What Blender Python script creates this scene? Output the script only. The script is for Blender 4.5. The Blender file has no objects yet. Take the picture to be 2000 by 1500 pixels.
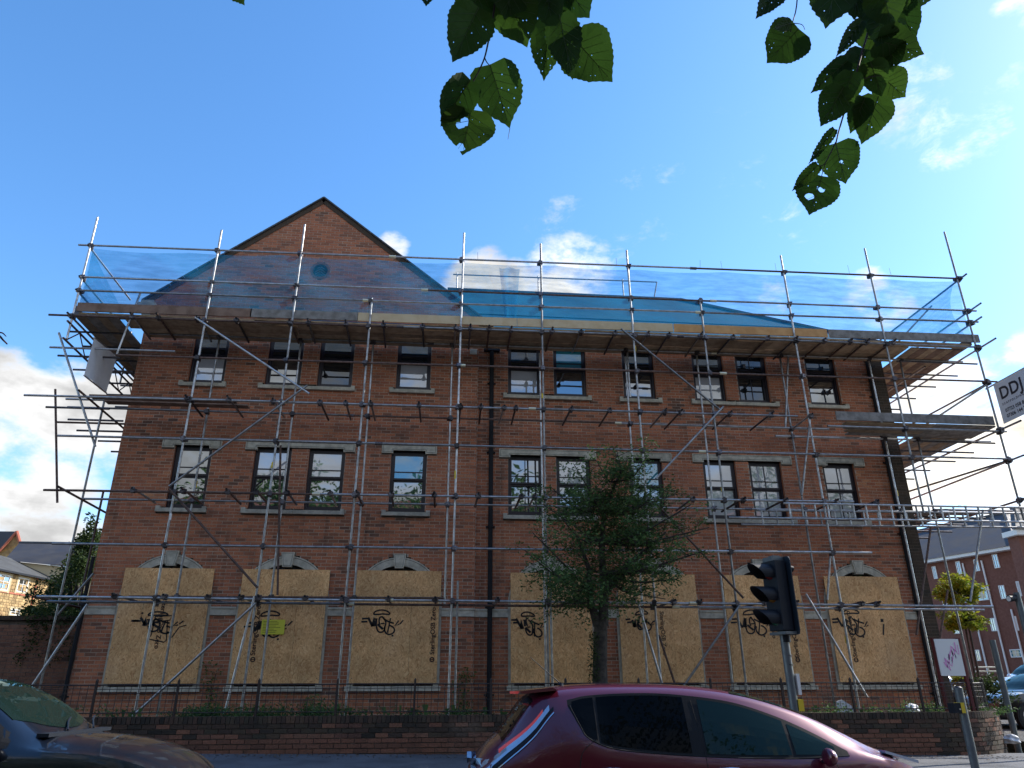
import bpy, bmesh, math, random
from mathutils import Vector, Matrix
from mathutils.geometry import delaunay_2d_cdt
R = math.radians
random.seed(7)
SC = bpy.context.scene
COL = SC.collection

# ------------------------------------------------------------------ camera
F_PX, PITCH, YAW, ROLL = 1442.57, 0.394707, 0.0990204, -0.0036429
CAM = Vector((0.0, -17.0, 1.48))
_c = Vector((math.sin(YAW)*math.cos(PITCH), math.cos(YAW)*math.cos(PITCH), math.sin(PITCH)))
_r = Vector((math.cos(YAW), -math.sin(YAW), 0.0)); _u = _r.cross(_c)
RIGHT = _r*math.cos(ROLL)+_u*math.sin(ROLL); UP = _u*math.cos(ROLL)-_r*math.sin(ROLL); FWD = _c
cd = bpy.data.cameras.new('camera'); cam = bpy.data.objects.new('camera', cd); COL.objects.link(cam)
m = Matrix((RIGHT, UP, -FWD)).transposed().to_4x4(); m.translation = CAM
cam.matrix_world = m
cd.sensor_width = 36; cd.lens = F_PX*36/2000; cd.clip_start = 0.05; cd.clip_end = 3000
SC.camera = cam

# ------------------------------------------------------------------ light
SUN_AZ, SUN_EL = R(72), R(36)          # azimuth from +Y towards +X
SDIR = Vector((math.sin(SUN_AZ)*math.cos(SUN_EL), math.cos(SUN_AZ)*math.cos(SUN_EL), math.sin(SUN_EL)))
sl = bpy.data.lights.new('sun', 'SUN'); sl.energy = 3.6; sl.angle = R(0.55); sl.color = (1, .93, .82)
so = bpy.data.objects.new('sun', sl); COL.objects.link(so)
so.rotation_euler = SDIR.to_track_quat('Z', 'Y').to_euler()
SC.view_settings.view_transform = 'Standard'; SC.view_settings.look = 'None'
SC.view_settings.exposure = 1.12; SC.view_settings.gamma = 1
SC.view_settings.use_curve_mapping = False
SC.render.engine = 'CYCLES'
SC.cycles.max_bounces = 8; SC.cycles.transparent_max_bounces = 16

def ray(px, py):
    return RIGHT*((px-1000)/F_PX) - UP*((py-750)/F_PX) + FWD
def at(px, py, Y):
    """measured photo point -> place on the vertical plane y = Y"""
    d = ray(px, py); return CAM + d*((Y-CAM.y)/d.y)
def atz(px, py, Z):
    d = ray(px, py); return CAM + d*((Z-CAM.z)/d.z)
def atx(px, py, X):
    d = ray(px, py); return CAM + d*((X-CAM.x)/d.x)

# sky: Nishita plus drifting clouds worked out by direction
W = bpy.data.worlds.new('World'); SC.world = W; W.use_nodes = True
nt = W.node_tree; nt.nodes.clear()
def N(nt, t, **kw):
    n = nt.nodes.new(t)
    for k, v in kw.items():
        if k.startswith('i_'):
            n.inputs[int(k[2:]) if k[2:].isdigit() else k[2:]].default_value = v
        else: setattr(n, k, v)
    return n
def LK(nt, a, b): nt.links.new(a, b)
def MATH(nt, op, a, b=None, clamp=False):
    n = nt.nodes.new('ShaderNodeMath'); n.operation = op; n.use_clamp = clamp
    for i, v in enumerate((a, b)):
        if v is None: continue
        if isinstance(v, (int, float)): n.inputs[i].default_value = v
        else: nt.links.new(v, n.inputs[i])
    return n.outputs[0]
def MAPR(nt, v, a, b, c, d, smooth=True):
    n = nt.nodes.new('ShaderNodeMapRange'); n.interpolation_type = 'SMOOTHSTEP' if smooth else 'LINEAR'
    nt.links.new(v, n.inputs[0])
    for i, x in enumerate((a, b, c, d)): n.inputs[1+i].default_value = x
    return n.outputs[0]
def MIXC(nt, fac, a, b, mode='MIX'):
    n = nt.nodes.new('ShaderNodeMix'); n.data_type = 'RGBA'; n.blend_type = mode
    if isinstance(fac, (int, float)): n.inputs[0].default_value = fac
    else: nt.links.new(fac, n.inputs[0])
    for i, v in ((6, a), (7, b)):
        if isinstance(v, tuple): n.inputs[i].default_value = (*v, 1) if len(v) == 3 else v
        else: nt.links.new(v, n.inputs[i])
    return n.outputs[2]

sky = N(nt, 'ShaderNodeTexSky'); sky.sky_type = 'NISHITA'; sky.sun_disc = False
sky.sun_elevation = SUN_EL; sky.sun_rotation = SUN_AZ; sky.air_density = 1.0; sky.dust_density = .3; sky.ozone_density = 3.0
hs = N(nt, 'ShaderNodeHueSaturation'); hs.inputs['Saturation'].default_value = 1.2
LK(nt, sky.outputs[0], hs.inputs['Color'])
tc = N(nt, 'ShaderNodeTexCoord')
sep = N(nt, 'ShaderNodeSeparateXYZ'); LK(nt, tc.outputs['Generated'], sep.inputs[0])
mp = N(nt, 'ShaderNodeMapping'); mp.inputs['Scale'].default_value = (1, 1, 1.9); LK(nt, tc.outputs['Generated'], mp.inputs[0])
nz = N(nt, 'ShaderNodeTexNoise', i_Scale=7.5, i_Detail=12.0, i_Roughness=.60, i_Distortion=.1); LK(nt, mp.outputs[0], nz.inputs['Vector'])
nz2 = N(nt, 'ShaderNodeTexNoise', i_Scale=15.0, i_Detail=10.0, i_Roughness=.66, i_Distortion=.25); LK(nt, mp.outputs[0], nz2.inputs['Vector'])
# (px, py, radius px, weight) of the cloud banks the photo shows
BANKS = [(60, 860, 170, 1.0), (190, 830, 110, .95), (0, 770, 60, .6), (20, 990, 70, .75), (110, 1075, 110, .8), (-60, 930, 140, .9), (770, 480, 34, .8),
         (1110, 545, 85, .9), (930, 560, 70, .72), (1035, 580, 70, .8), (1098, 386, 28, .5), (1515, 572, 45, .62), (1692, 555, 48, .62), (1730, 605, 55, .62),
         (1900, 765, 110, .75), (1800, 790, 70, .72), (1990, 700, 50, .7), (1950, 930, 130, .95), (1830, 940, 100, .9), (2040, 980, 140, .9), (1850, 1075, 60, .7), (1985, 15, 45, .62)]
WISPS = [(1800, 120, 75, .5), (1790, 210, 70, .50), (1860, 255, 85, .56), (1930, 270, 55, .42), (1750, 270, 45, .45), (1990, 150, 45, .4),
         (1280, 480, 190, .32), (1100, 430, 70, .42), (1420, 420, 230, .28)]
def banks(lst):
    acc = None
    for px, py, rp, w in lst:
        d = ray(px, py); z = d.length; d = d.normalized()
        ang = rp/F_PX/z
        dp = nt.nodes.new('ShaderNodeVectorMath'); dp.operation = 'DOT_PRODUCT'; LK(nt, tc.outputs['Generated'], dp.inputs[0]); dp.inputs[1].default_value = d
        v = MAPR(nt, dp.outputs['Value'], math.cos(ang*1.6), math.cos(ang*.2), 0, w)
        acc = v if acc is None else MATH(nt, 'MAXIMUM', acc, v)
    return acc
b1 = banks(BANKS); b2 = banks(WISPS)
# away from the frame the same kind of broken cloud carries on low in the sky
low = MAPR(nt, sep.outputs[2], .97, .45, 0, .74)
back = MAPR(nt, sep.outputs[1], .35, -.15, 0, 1)
b1 = MATH(nt, 'MAXIMUM', b1, MATH(nt, 'MULTIPLY', low, back))
c1 = MATH(nt, 'MULTIPLY', MAPR(nt, MATH(nt, 'ADD', MATH(nt, 'MULTIPLY', MATH(nt, 'SUBTRACT', nz.outputs[0], .5), 2.3), b1), .43, .90, 0, 1), MAPR(nt, b1, .02, .3, 0, 1))
c2 = MATH(nt, 'MULTIPLY', MAPR(nt, MATH(nt, 'ADD', nz2.outputs[0], MATH(nt, 'MULTIPLY', b2, .55)), .72, 1.1, 0, .75), MAPR(nt, b2, .02, .3, 0, 1))
cl = MATH(nt, 'MAXIMUM', c1, c2, True)
# clouds: bright rims, greyer middles, brighter and warmer towards the sun
sd = nt.nodes.new('ShaderNodeVectorMath'); sd.operation = 'DOT_PRODUCT'; LK(nt, tc.outputs['Generated'], sd.inputs[0]); sd.inputs[1].default_value = SDIR
near = MAPR(nt, sd.outputs['Value'], .2, .97, 0, 1)
ccol = MIXC(nt, near, (2.85, 2.85, 2.85), (4.7, 4.4, 3.8))
shade = MAPR(nt, nz.outputs[0], .40, .68, 1.2, .66)
ccol = MIXC(nt, 1.0, ccol, shade, 'MULTIPLY')
skc = MIXC(nt, cl, hs.outputs[0], ccol)
bg = N(nt, 'ShaderNodeBackground'); bg.inputs['Strength'].default_value = .15
LK(nt, skc, bg.inputs[0])
wo = N(nt, 'ShaderNodeOutputWorld'); LK(nt, bg.outputs[0], wo.inputs[0])

# ------------------------------------------------------------------ materials
MATS = {}
def mat(name, base=(.5, .5, .5), rough=.7, metal=0.0, spec=.5, noise=None, bump=None, scale=8.0, coat=0.0, rnd=None, emit=None):
    """noise=(colour2, amount); rnd=(dark, light) brightness spread by object and island"""
    M = bpy.data.materials.new(name); M.use_nodes = True; nt = M.node_tree; p = nt.nodes['Principled BSDF']
    geo = nt.nodes.new('ShaderNodeNewGeometry')
    p.inputs['Roughness'].default_value = rough; p.inputs['Metallic'].default_value = metal
    p.inputs['Specular IOR Level'].default_value = spec; p.inputs['Coat Weight'].default_value = coat
    c = (*base, 1); col = None
    if noise:
        n = N(nt, 'ShaderNodeTexNoise', i_Scale=scale, i_Detail=6.0, i_Roughness=.6); LK(nt, geo.outputs['Position'], n.inputs['Vector'])
        f = MAPR(nt, n.outputs[0], .35, .68, 0, noise[1]); col = MIXC(nt, f, base, noise[0])
        LK(nt, MAPR(nt, n.outputs[0], .3, .7, max(0, rough-.1), min(1, rough+.12)), p.inputs['Roughness'])
    if rnd:
        oi = nt.nodes.new('ShaderNodeObjectInfo')
        s = MATH(nt, 'FRACT', MATH(nt, 'ADD', oi.outputs['Random'], geo.outputs['Random Per Island']))
        v = MAPR(nt, s, 0, 1, rnd[0], rnd[1], False)
        col = MIXC(nt, 1.0, col if col else base, v, 'MULTIPLY')
    if col: LK(nt, col, p.inputs['Base Color'])
    else: p.inputs['Base Color'].default_value = c
    if bump:
        n2 = N(nt, 'ShaderNodeTexNoise', i_Scale=bump[0], i_Detail=5.0); LK(nt, geo.outputs['Position'], n2.inputs['Vector'])
        b = N(nt, 'ShaderNodeBump', i_Strength=bump[1], i_Distance=.01); LK(nt, n2.outputs[0], b.inputs['Height']); LK(nt, b.outputs[0], p.inputs['Normal'])
    if emit: p.inputs['Emission Color'].default_value = (*emit[0], 1); p.inputs['Emission Strength'].default_value = emit[1]
    MATS[name] = M; return M

def brick_mat(name, stops, stain=.55, streak=1.0):
    M = bpy.data.materials.new(name); M.use_nodes = True; nt = M.node_tree; p = nt.nodes['Principled BSDF']
    geo = nt.nodes.new('ShaderNodeNewGeometry'); oi = nt.nodes.new('ShaderNodeObjectInfo')
    s = MATH(nt, 'FRACT', MATH(nt, 'ADD', oi.outputs['Random'], geo.outputs['Random Per Island']))
    # patches of darker and of redder bricks drift over the wall
    big = N(nt, 'ShaderNodeTexNoise', i_Scale=.55, i_Detail=3.0); LK(nt, geo.outputs['Position'], big.inputs['Vector'])
    s2 = MATH(nt, 'ADD', MATH(nt, 'MULTIPLY', s, .72), MATH(nt, 'MULTIPLY', MATH(nt, 'SUBTRACT', big.outputs[0], .36), 1.0), True)
    cr = nt.nodes.new('ShaderNodeValToRGB'); LK(nt, s2, cr.inputs[0]); el = cr.color_ramp.elements
    el[0].position = 0; el[0].color = (*stops[0], 1); el[1].position = 1; el[1].color = (*stops[-1], 1)
    for i, c in enumerate(stops[1:-1]):
        e = el.new((i+1)/(len(stops)-1)); e.color = (*c, 1)
    fn = N(nt, 'ShaderNodeTexNoise', i_Scale=38.0, i_Detail=6.0, i_Roughness=.7); LK(nt, geo.outputs['Position'], fn.inputs['Vector'])
    c = MIXC(nt, 1.0, cr.outputs[0], MAPR(nt, fn.outputs[0], .3, .7, .72, 1.25), 'MULTIPLY')
    mpn = N(nt, 'ShaderNodeMapping'); mpn.inputs['Scale'].default_value = (2.6, 2.6, .28); LK(nt, geo.outputs['Position'], mpn.inputs[0])
    st = N(nt, 'ShaderNodeTexNoise', i_Scale=1.3, i_Detail=7.0, i_Roughness=.65); LK(nt, mpn.outputs[0], st.inputs['Vector'])
    c = MIXC(nt, MAPR(nt, st.outputs[0], .52, .75, 0, stain*streak), c, (.035, .03, .024))
    sa = N(nt, 'ShaderNodeTexNoise', i_Scale=.9, i_Detail=8.0, i_Roughness=.7); LK(nt, geo.outputs['Position'], sa.inputs['Vector'])
    c = MIXC(nt, MAPR(nt, sa.outputs[0], .58, .78, 0, .4*streak), c, (.34, .24, .18))
    LK(nt, c, p.inputs['Base Color']); p.inputs['Roughness'].default_value = .85; p.inputs['Specular IOR Level'].default_value = .3
    b = N(nt, 'ShaderNodeBump', i_Strength=.5, i_Distance=.006); LK(nt, fn.outputs[0], b.inputs['Height']); LK(nt, b.outputs[0], p.inputs['Normal'])
    MATS[name] = M; return M

BR = brick_mat('facade_brick', [(.12, .07, .052), (.26, .112, .068), (.40, .148, .078), (.49, .185, .095), (.36, .13, .074), (.54, .245, .125)])
BR2 = brick_mat('garden_brick', [(.06, .04, .032), (.16, .075, .052), (.23, .105, .065), (.18, .09, .06), (.28, .14, .085)], stain=.8)
BR3 = brick_mat('far_brick', [(.17, .06, .042), (.22, .075, .05), (.25, .09, .058)], stain=.2)
MORT = mat('mortar', (.52, .42, .33), .95, noise=((.26, .20, .16), .8), scale=2)
MORTD = mat('old_mortar', (.15, .12, .10), .95, noise=((.05, .045, .04), .9), scale=4)
STONE = mat('cast_stone', (.58, .54, .44), .85, noise=((.30, .28, .23), .7), scale=7, bump=(60, .25), rnd=(.88, 1.06))
STONED = mat('stone_joint', (.10, .098, .09), .9)
FRAME = mat('window_frame', (.014, .008, .014), .35)
TUBE = mat('galvanised_tube', (.46, .475, .49), .40, metal=.8, noise=((.27, .25, .24), .75), scale=9, rnd=(.5, 1.3))
TUBER = mat('rusty_tube', (.16, .10, .08), .7, metal=.3, noise=((.07, .045, .04), .8), scale=14, rnd=(.8, 1.2))
CLAMP = mat('coupler_steel', (.13, .13, .15), .5, metal=.6, noise=((.06, .04, .035), .8), scale=30, rnd=(.5, 1.5))
SLEEVE = mat('sleeve_zinc', (.72, .68, .50), .4, metal=.4)
WOOD = mat('scaffold_board', (.44, .33, .22), .85, noise=((.27, .19, .125), .9), scale=5, rnd=(.7, 1.15), bump=(30, .3))
WOODP = mat('new_board', (.62, .49, .31), .8, noise=((.5, .36, .2), .6), scale=4, rnd=(.95, 1.05))
WOODO = mat('orange_board', (.60, .33, .13), .8, noise=((.45, .23, .09), .7), scale=4)
WOODR = mat('weathered_board', (.25, .16, .115), .85, noise=((.14, .085, .06), .8), scale=5)
WOODG = mat('grey_board', (.27, .25, .23), .85, noise=((.15, .135, .12), .9), scale=6)
DARK = mat('dark_inside', (.012, .012, .014), .9)
BLACKP = mat('black_plastic', (.014, .018, .026), .55, spec=.22)
TRIM = mat('matt_black_trim', (.022, .023, .026), .8, spec=.12)
SLATE = mat('slate', (.05, .055, .065), .7, noise=((.09, .095, .10), .6), scale=3, rnd=(.8, 1.2))
INK = mat('board_print', (.045, .022, .016), .8)
SPRAY = mat('spray_paint', (.006, .005, .007), .55)
IRON = mat('railing_iron', (.022, .018, .018), .6, noise=((.06, .03, .02), .6), scale=20)
POST = mat('grey_post', (.13, .15, .16), .45, metal=.3, noise=((.09, .10, .11), .6), scale=6)
BARK = mat('bark', (.06, .05, .04), .95, noise=((.025, .022, .02), .9), scale=12, bump=(25, .8))
WHITE = mat('white_paint', (.75, .75, .74), .5)
YEL = mat('yellow_plastic', (.70, .50, .03), .5)
ASPH = mat('asphalt', (.055, .058, .064), .9, noise=((.035, .036, .04), .8), scale=1.5, bump=(90, .5))
PAVE = mat('pavement_tarmac', (.105, .11, .125), .88, noise=((.055, .058, .066), .9), scale=1.1, bump=(120, .5))
KERB = mat('kerb_concrete', (.30, .30, .29), .85, noise=((.18, .18, .17), .7), scale=5)
SOIL = mat('soil', (.06, .045, .032), .95, noise=((.10, .085, .05), .8), scale=6, bump=(30, .8))

def osb():
    M = bpy.data.materials.new('osb'); M.use_nodes = True; nt = M.node_tree; p = nt.nodes['Principled BSDF']
    geo = nt.nodes.new('ShaderNodeNewGeometry')
    dn = N(nt, 'ShaderNodeTexNoise', i_Scale=4.0, i_Detail=2.0); LK(nt, geo.outputs['Position'], dn.inputs['Vector'])
    ad = nt.nodes.new('ShaderNodeVectorMath'); ad.operation = 'MULTIPLY_ADD'; LK(nt, dn.outputs['Color'], ad.inputs[0]); ad.inputs[1].default_value = (.28, .28, .28); LK(nt, geo.outputs['Position'], ad.inputs[2])
    mp = N(nt, 'ShaderNodeMapping'); mp.inputs['Scale'].default_value = (1.0, 1.0, .42); mp.inputs['Rotation'].default_value = (0, .25, 0); LK(nt, ad.outputs[0], mp.inputs[0])
    v = N(nt, 'ShaderNodeTexVoronoi', i_Scale=52.0, i_Randomness=1.0); v.feature = 'F1'; LK(nt, mp.outputs[0], v.inputs['Vector'])
    sp = nt.nodes.new('ShaderNodeSeparateColor'); LK(nt, v.outputs['Color'], sp.inputs[0])
    cr = nt.nodes.new('ShaderNodeValToRGB'); LK(nt, sp.outputs[0], cr.inputs[0]); e = cr.color_ramp.elements
    e[0].position = 0; e[0].color = (.58, .275, .10, 1); e[1].position = 1; e[1].color = (.95, .62, .30, 1)
    x = e.new(.25); x.color = (.76, .41, .17, 1); x = e.new(.75); x.color = (.86, .50, .22, 1)
    n = N(nt, 'ShaderNodeTexNoise', i_Scale=1.6, i_Detail=4.0); LK(nt, geo.outputs['Position'], n.inputs['Vector'])
    oi = nt.nodes.new('ShaderNodeObjectInfo'); c = MIXC(nt, 1.0, cr.outputs[0], MAPR(nt, n.outputs[0], .3, .7, .80, 1.12), 'MULTIPLY'); c = MIXC(nt, 1.0, c, MAPR(nt, oi.outputs['Random'], 0, 1, .86, 1.06, False), 'MULTIPLY')
    w = N(nt, 'ShaderNodeTexNoise', i_Scale=.8, i_Detail=6.0, i_Roughness=.6); LK(nt, geo.outputs['Position'], w.inputs['Vector']); c = MIXC(nt, MAPR(nt, w.outputs[0], .5, .75, 0, .35), c, (.30, .24, .18))
    LK(nt, c, p.inputs['Base Color']); p.inputs['Roughness'].default_value = .7
    b = N(nt, 'ShaderNodeBump', i_Strength=.25, i_Distance=.004); LK(nt, sp.outputs[0], b.inputs['Height']); LK(nt, b.outputs[0], p.inputs['Normal'])
    return M
OSB = osb()

def glass(name, dark=(.012, .014, .016), refl=.34, tint=(.86, .93, 1.0), rough=.015):
    """window glass over a dark room: what shows is mostly the mirrored street"""
    M = bpy.data.materials.new(name); M.use_nodes = True; nt = M.node_tree; nt.nodes.remove(nt.nodes['Principled BSDF'])
    geo = nt.nodes.new('ShaderNodeNewGeometry')
    n = N(nt, 'ShaderNodeTexNoise', i_Scale=1.6, i_Detail=1.0); LK(nt, geo.outputs['Position'], n.inputs['Vector'])
    b = N(nt, 'ShaderNodeBump', i_Strength=.12, i_Distance=.02); LK(nt, n.outputs[0], b.inputs['Height'])
    d = N(nt, 'ShaderNodeBsdfDiffuse', i_Color=(*dark, 1)); g = N(nt, 'ShaderNodeBsdfGlossy', i_Color=(*tint, 1), i_Roughness=rough)
    LK(nt, b.outputs[0], g.inputs['Normal'])
    fr = N(nt, 'ShaderNodeFresnel', i_IOR=1.5)
    f = MATH(nt, 'ADD', MATH(nt, 'MULTIPLY', fr.outputs[0], .8), refl, True)
    mx = nt.nodes.new('ShaderNodeMixShader'); LK(nt, f, mx.inputs[0]); LK(nt, d.outputs[0], mx.inputs[1]); LK(nt, g.outputs[0], mx.inputs[2])
    LK(nt, mx.outputs[0], nt.nodes['Material Output'].inputs[0]); return M
GLASS = glass('window_glass', refl=.30); GLASSD = glass('dim_glass', refl=.08); BLIND = glass('glass_over_white_blind', dark=(.48, .48, .5), refl=.22)
TEAL = glass('glass_over_blue_film', dark=(.02, .22, .30), refl=.18)
CARGL = glass('car_glass', dark=(.004, .005, .006), refl=-.028)
CARGLC = glass('clear_car_glass', dark=(.008, .018, .016), refl=-.015, tint=(.75, .95, .88))

def net_mat():
    M = bpy.data.materials.new('debris_net_weave'); M.use_nodes = True; nt = M.node_tree; nt.nodes.remove(nt.nodes['Principled BSDF'])
    geo = nt.nodes.new('ShaderNodeNewGeometry')
    mp = N(nt, 'ShaderNodeMapping'); mp.inputs['Scale'].default_value = (.9, .9, 5); LK(nt, geo.outputs['Position'], mp.inputs[0])
    n = N(nt, 'ShaderNodeTexNoise', i_Scale=1.7, i_Detail=6.0, i_Roughness=.6); LK(nt, mp.outputs[0], n.inputs['Vector'])
    tr = nt.nodes.new('ShaderNodeBsdfTransparent'); tr.inputs[0].default_value = (.93, .97, 1, 1)
    df = N(nt, 'ShaderNodeBsdfDiffuse', i_Color=(.002, .16, .38, 1)); tl = N(nt, 'ShaderNodeBsdfTranslucent', i_Color=(.02, .30, .62, 1))
    ms = nt.nodes.new('ShaderNodeMixShader'); ms.inputs[0].default_value = .5; LK(nt, df.outputs[0], ms.inputs[1]); LK(nt, tl.outputs[0], ms.inputs[2])
    mx = nt.nodes.new('ShaderNodeMixShader'); LK(nt, MAPR(nt, n.outputs[0], .3, .7, .24, .50), mx.inputs[0]); LK(nt, tr.outputs[0], mx.inputs[1]); LK(nt, ms.outputs[0], mx.inputs[2])
    LK(nt, mx.outputs[0], nt.nodes['Material Output'].inputs[0]); return M
NET = net_mat()

def leaf_mat(name, c1, c2, trans=.35):
    M = bpy.data.materials.new(name); M.use_nodes = True; nt = M.node_tree; p = nt.nodes['Principled BSDF']
    geo = nt.nodes.new('ShaderNodeNewGeometry'); oi = nt.nodes.new('ShaderNodeObjectInfo')
    s = MATH(nt, 'FRACT', MATH(nt, 'ADD', oi.outputs['Random'], geo.outputs['Random Per Island']))
    n = N(nt, 'ShaderNodeTexNoise', i_Scale=60.0 if trans > .4 else 2.0, i_Detail=4.0); LK(nt, geo.outputs['Position'], n.inputs['Vector'])
    c = MIXC(nt, s, c1, c2); c = MIXC(nt, 1.0, c, MAPR(nt, n.outputs[0], .3, .7, .7, 1.2), 'MULTIPLY')
    LK(nt, c, p.inputs['Base Color']); p.inputs['Roughness'].default_value = .7; p.inputs['Specular IOR Level'].default_value = .25
    tl = nt.nodes.new('ShaderNodeBsdfTranslucent'); LK(nt, c, tl.inputs[0])
    mx = nt.nodes.new('ShaderNodeMixShader'); mx.inputs[0].default_value = trans; LK(nt, p.outputs[0], mx.inputs[1]); LK(nt, tl.outputs[0], mx.inputs[2])
    LK(nt, mx.outputs[0], nt.nodes['Material Output'].inputs[0]); return M
LEAF = leaf_mat('lime_leaf', (.016, .045, .008), (.036, .078, .011), .40)
LEAFT = leaf_mat('rowan_leaf', (.045, .10, .035), (.11, .18, .055))
LEAFY = leaf_mat('sumac_leaf', (.12, .20, .02), (.36, .34, .03))
LEAFD = leaf_mat('dark_leaf', (.02, .04, .012), (.05, .08, .02))
LEAFR = leaf_mat('shrub_leaf', (.06, .09, .02), (.13, .15, .03))

# ------------------------------------------------------------------ helpers
def prop(o, label=None, cat=None, group=None, kind=None):
    if label: o['label'] = label
    if cat: o['category'] = cat
    if group: o['group'] = group
    if kind: o['kind'] = kind
    return o
def empty(name, loc, label=None, cat=None, group=None):
    o = bpy.data.objects.new(name, None); COL.objects.link(o); o.location = loc; o.empty_display_size = .2
    return prop(o, label, cat, group)
def place(o, parent):
    """parent while keeping world coordinates baked in the mesh"""
    if parent is not None:
        o.parent = parent
        P = Matrix.Identity(4); q = parent; chain = []
        while q is not None: chain.append(q); q = q.parent
        for c in reversed(chain): P = P @ c.matrix_parent_inverse @ c.matrix_basis
        o.matrix_parent_inverse = P.inverted()
    return o
def link(name, me, parent=None, kind=None, label=None):
    o = bpy.data.objects.new(name, me); COL.objects.link(o); place(o, parent)
    return prop(o, label, kind=kind)
class MB:
    def __init__(s): s.v = []; s.f = []; s.mi = []
    def quad(s, a, b, c, d, mi=0):
        i = len(s.v); s.v += [tuple(a), tuple(b), tuple(c), tuple(d)]; s.f.append((i, i+1, i+2, i+3)); s.mi.append(mi); return s
    def poly(s, pts, mi=0):
        i = len(s.v); s.v += [tuple(p) for p in pts]; s.f.append(tuple(range(i, i+len(pts)))); s.mi.append(mi); return s
    def box(s, x0, x1, y0, y1, z0, z1, mi=0):
        i = len(s.v); s.v += [(x0, y0, z0), (x1, y0, z0), (x1, y1, z0), (x0, y1, z0), (x0, y0, z1), (x1, y0, z1), (x1, y1, z1), (x0, y1, z1)]
        for q in ((0, 3, 2, 1), (4, 5, 6, 7), (0, 1, 5, 4), (1, 2, 6, 5), (2, 3, 7, 6), (3, 0, 4, 7)): s.f.append(tuple(i+k for k in q)); s.mi.append(mi)
        return s
    def obox(s, c, ax, ay, az, hx, hy, hz, mi=0):
        """oriented box: centre, three unit axes, half sizes"""
        i = len(s.v); c = Vector(c)
        for sz in (-1, 1):
            for sx, sy in ((-1, -1), (1, -1), (1, 1), (-1, 1)): s.v.append(tuple(c+ax*hx*sx+ay*hy*sy+az*hz*sz))
        for q in ((0, 3, 2, 1), (4, 5, 6, 7), (0, 1, 5, 4), (1, 2, 6, 5), (2, 3, 7, 6), (3, 0, 4, 7)): s.f.append(tuple(i+k for k in q)); s.mi.append(mi)
        return s
    def prism(s, pts, d, mi=0):
        """polygon pts extruded by vector d"""
        n = len(pts); i = len(s.v); d = Vector(d)
        s.v += [tuple(Vector(p)) for p in pts]+[tuple(Vector(p)+d) for p in pts]
        s.f.append(tuple(range(i+n-1, i-1, -1))); s.f.append(tuple(range(i+n, i+2*n))); s.mi += [mi, mi]
        for k in range(n):
            s.f.append((i+k, i+(k+1) % n, i+n+(k+1) % n, i+n+k)); s.mi.append(mi)
        return s
    def tube(s, a, b, r, r2=None, seg=10, caps=True, mi=0):
        a = Vector(a); b = Vector(b); r2 = r if r2 is None else r2; d = (b-a)
        if d.length < 1e-6: return s
        d.normalize(); u = d.orthogonal().normalized(); w = d.cross(u); i = len(s.v)
        for c, rr in ((a, r), (b, r2)):
            for k in range(seg):
                t = 2*math.pi*k/seg; s.v.append(tuple(c+u*math.cos(t)*rr+w*math.sin(t)*rr))
        for k in range(seg):
            s.f.append((i+k, i+(k+1) % seg, i+seg+(k+1) % seg, i+seg+k)); s.mi.append(mi)
        if caps: s.f.append(tuple(range(i+seg-1, i-1, -1))); s.f.append(tuple(range(i+seg, i+2*seg))); s.mi += [mi, mi]
        return s
    def path(s, pts, r, seg=8):
        rr = r if isinstance(r, (list, tuple)) else [r]*len(pts)
        for k in range(len(pts)-1): s.tube(pts[k], pts[k+1], rr[k], rr[k+1], seg)
        return s
    def mesh(s, name, mats, smooth=None):
        me = bpy.data.meshes.new(name); me.from_pydata(s.v, [], s.f)
        for mm in (mats if isinstance(mats, (list, tuple)) else [mats]): me.materials.append(mm)
        if any(s.mi): me.polygons.foreach_set('material_index', s.mi)
        if smooth is not None:
            me.polygons.foreach_set('use_smooth', [True]*len(me.polygons)); me.set_sharp_from_angle(angle=R(smooth))
        me.update(); return me
    def obj(s, name, mats, parent=None, kind=None, smooth=None, label=None):
        return link(name, s.mesh(name, mats, smooth), parent, kind, label)
X, Y_, Z_ = Vector((1, 0, 0)), Vector((0, 1, 0)), Vector((0, 0, 1))

_txt = {}
def text_mesh(body, size, spacing=1.0, extrude=.0006):
    k = (body, size, spacing)
    if k not in _txt:
        cu = bpy.data.curves.new('lettering', 'FONT'); cu.body = body; cu.size = size; cu.extrude = extrude; cu.space_character = spacing
        cu.align_x = 'LEFT'; cu.offset = size*.022; cu.resolution_u = 3
        o = bpy.data.objects.new('lettering', cu); COL.objects.link(o)
        dg = bpy.context.evaluated_depsgraph_get(); _txt[k] = bpy.data.meshes.new_from_object(o.evaluated_get(dg))
        bpy.data.objects.remove(o)
    return _txt[k]
def lettering(name, body, size, M4, material, parent, spacing=1.0, bold=0.0):
    me = text_mesh(body, size, spacing).copy(); me.materials.clear(); me.materials.append(material)
    if bold:
        pass
    me.transform(M4); return link(name, me, parent)
def stroke_mesh(mb, pts, w, Y, th=.0012):
    """marker stroke on a wall plane facing -Y: flat ribbon with round-ish joints; pts are (x, z)"""
    P = [Vector((p[0], p[1])) for p in pts]; L = []; Rr = []
    for i, p in enumerate(P):
        a = P[max(i-1, 0)]; b = P[min(i+1, len(P)-1)]; d = (b-a).normalized() if (b-a).length > 1e-6 else Vector((1, 0)); n = Vector((-d.y, d.x))*w*.5
        L.append(p+n); Rr.append(p-n)
    for i in range(len(P)-1):
        mb.quad((Rr[i].x, Y-th, Rr[i].y), (Rr[i+1].x, Y-th, Rr[i+1].y), (L[i+1].x, Y-th, L[i+1].y), (L[i].x, Y-th, L[i].y))
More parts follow.
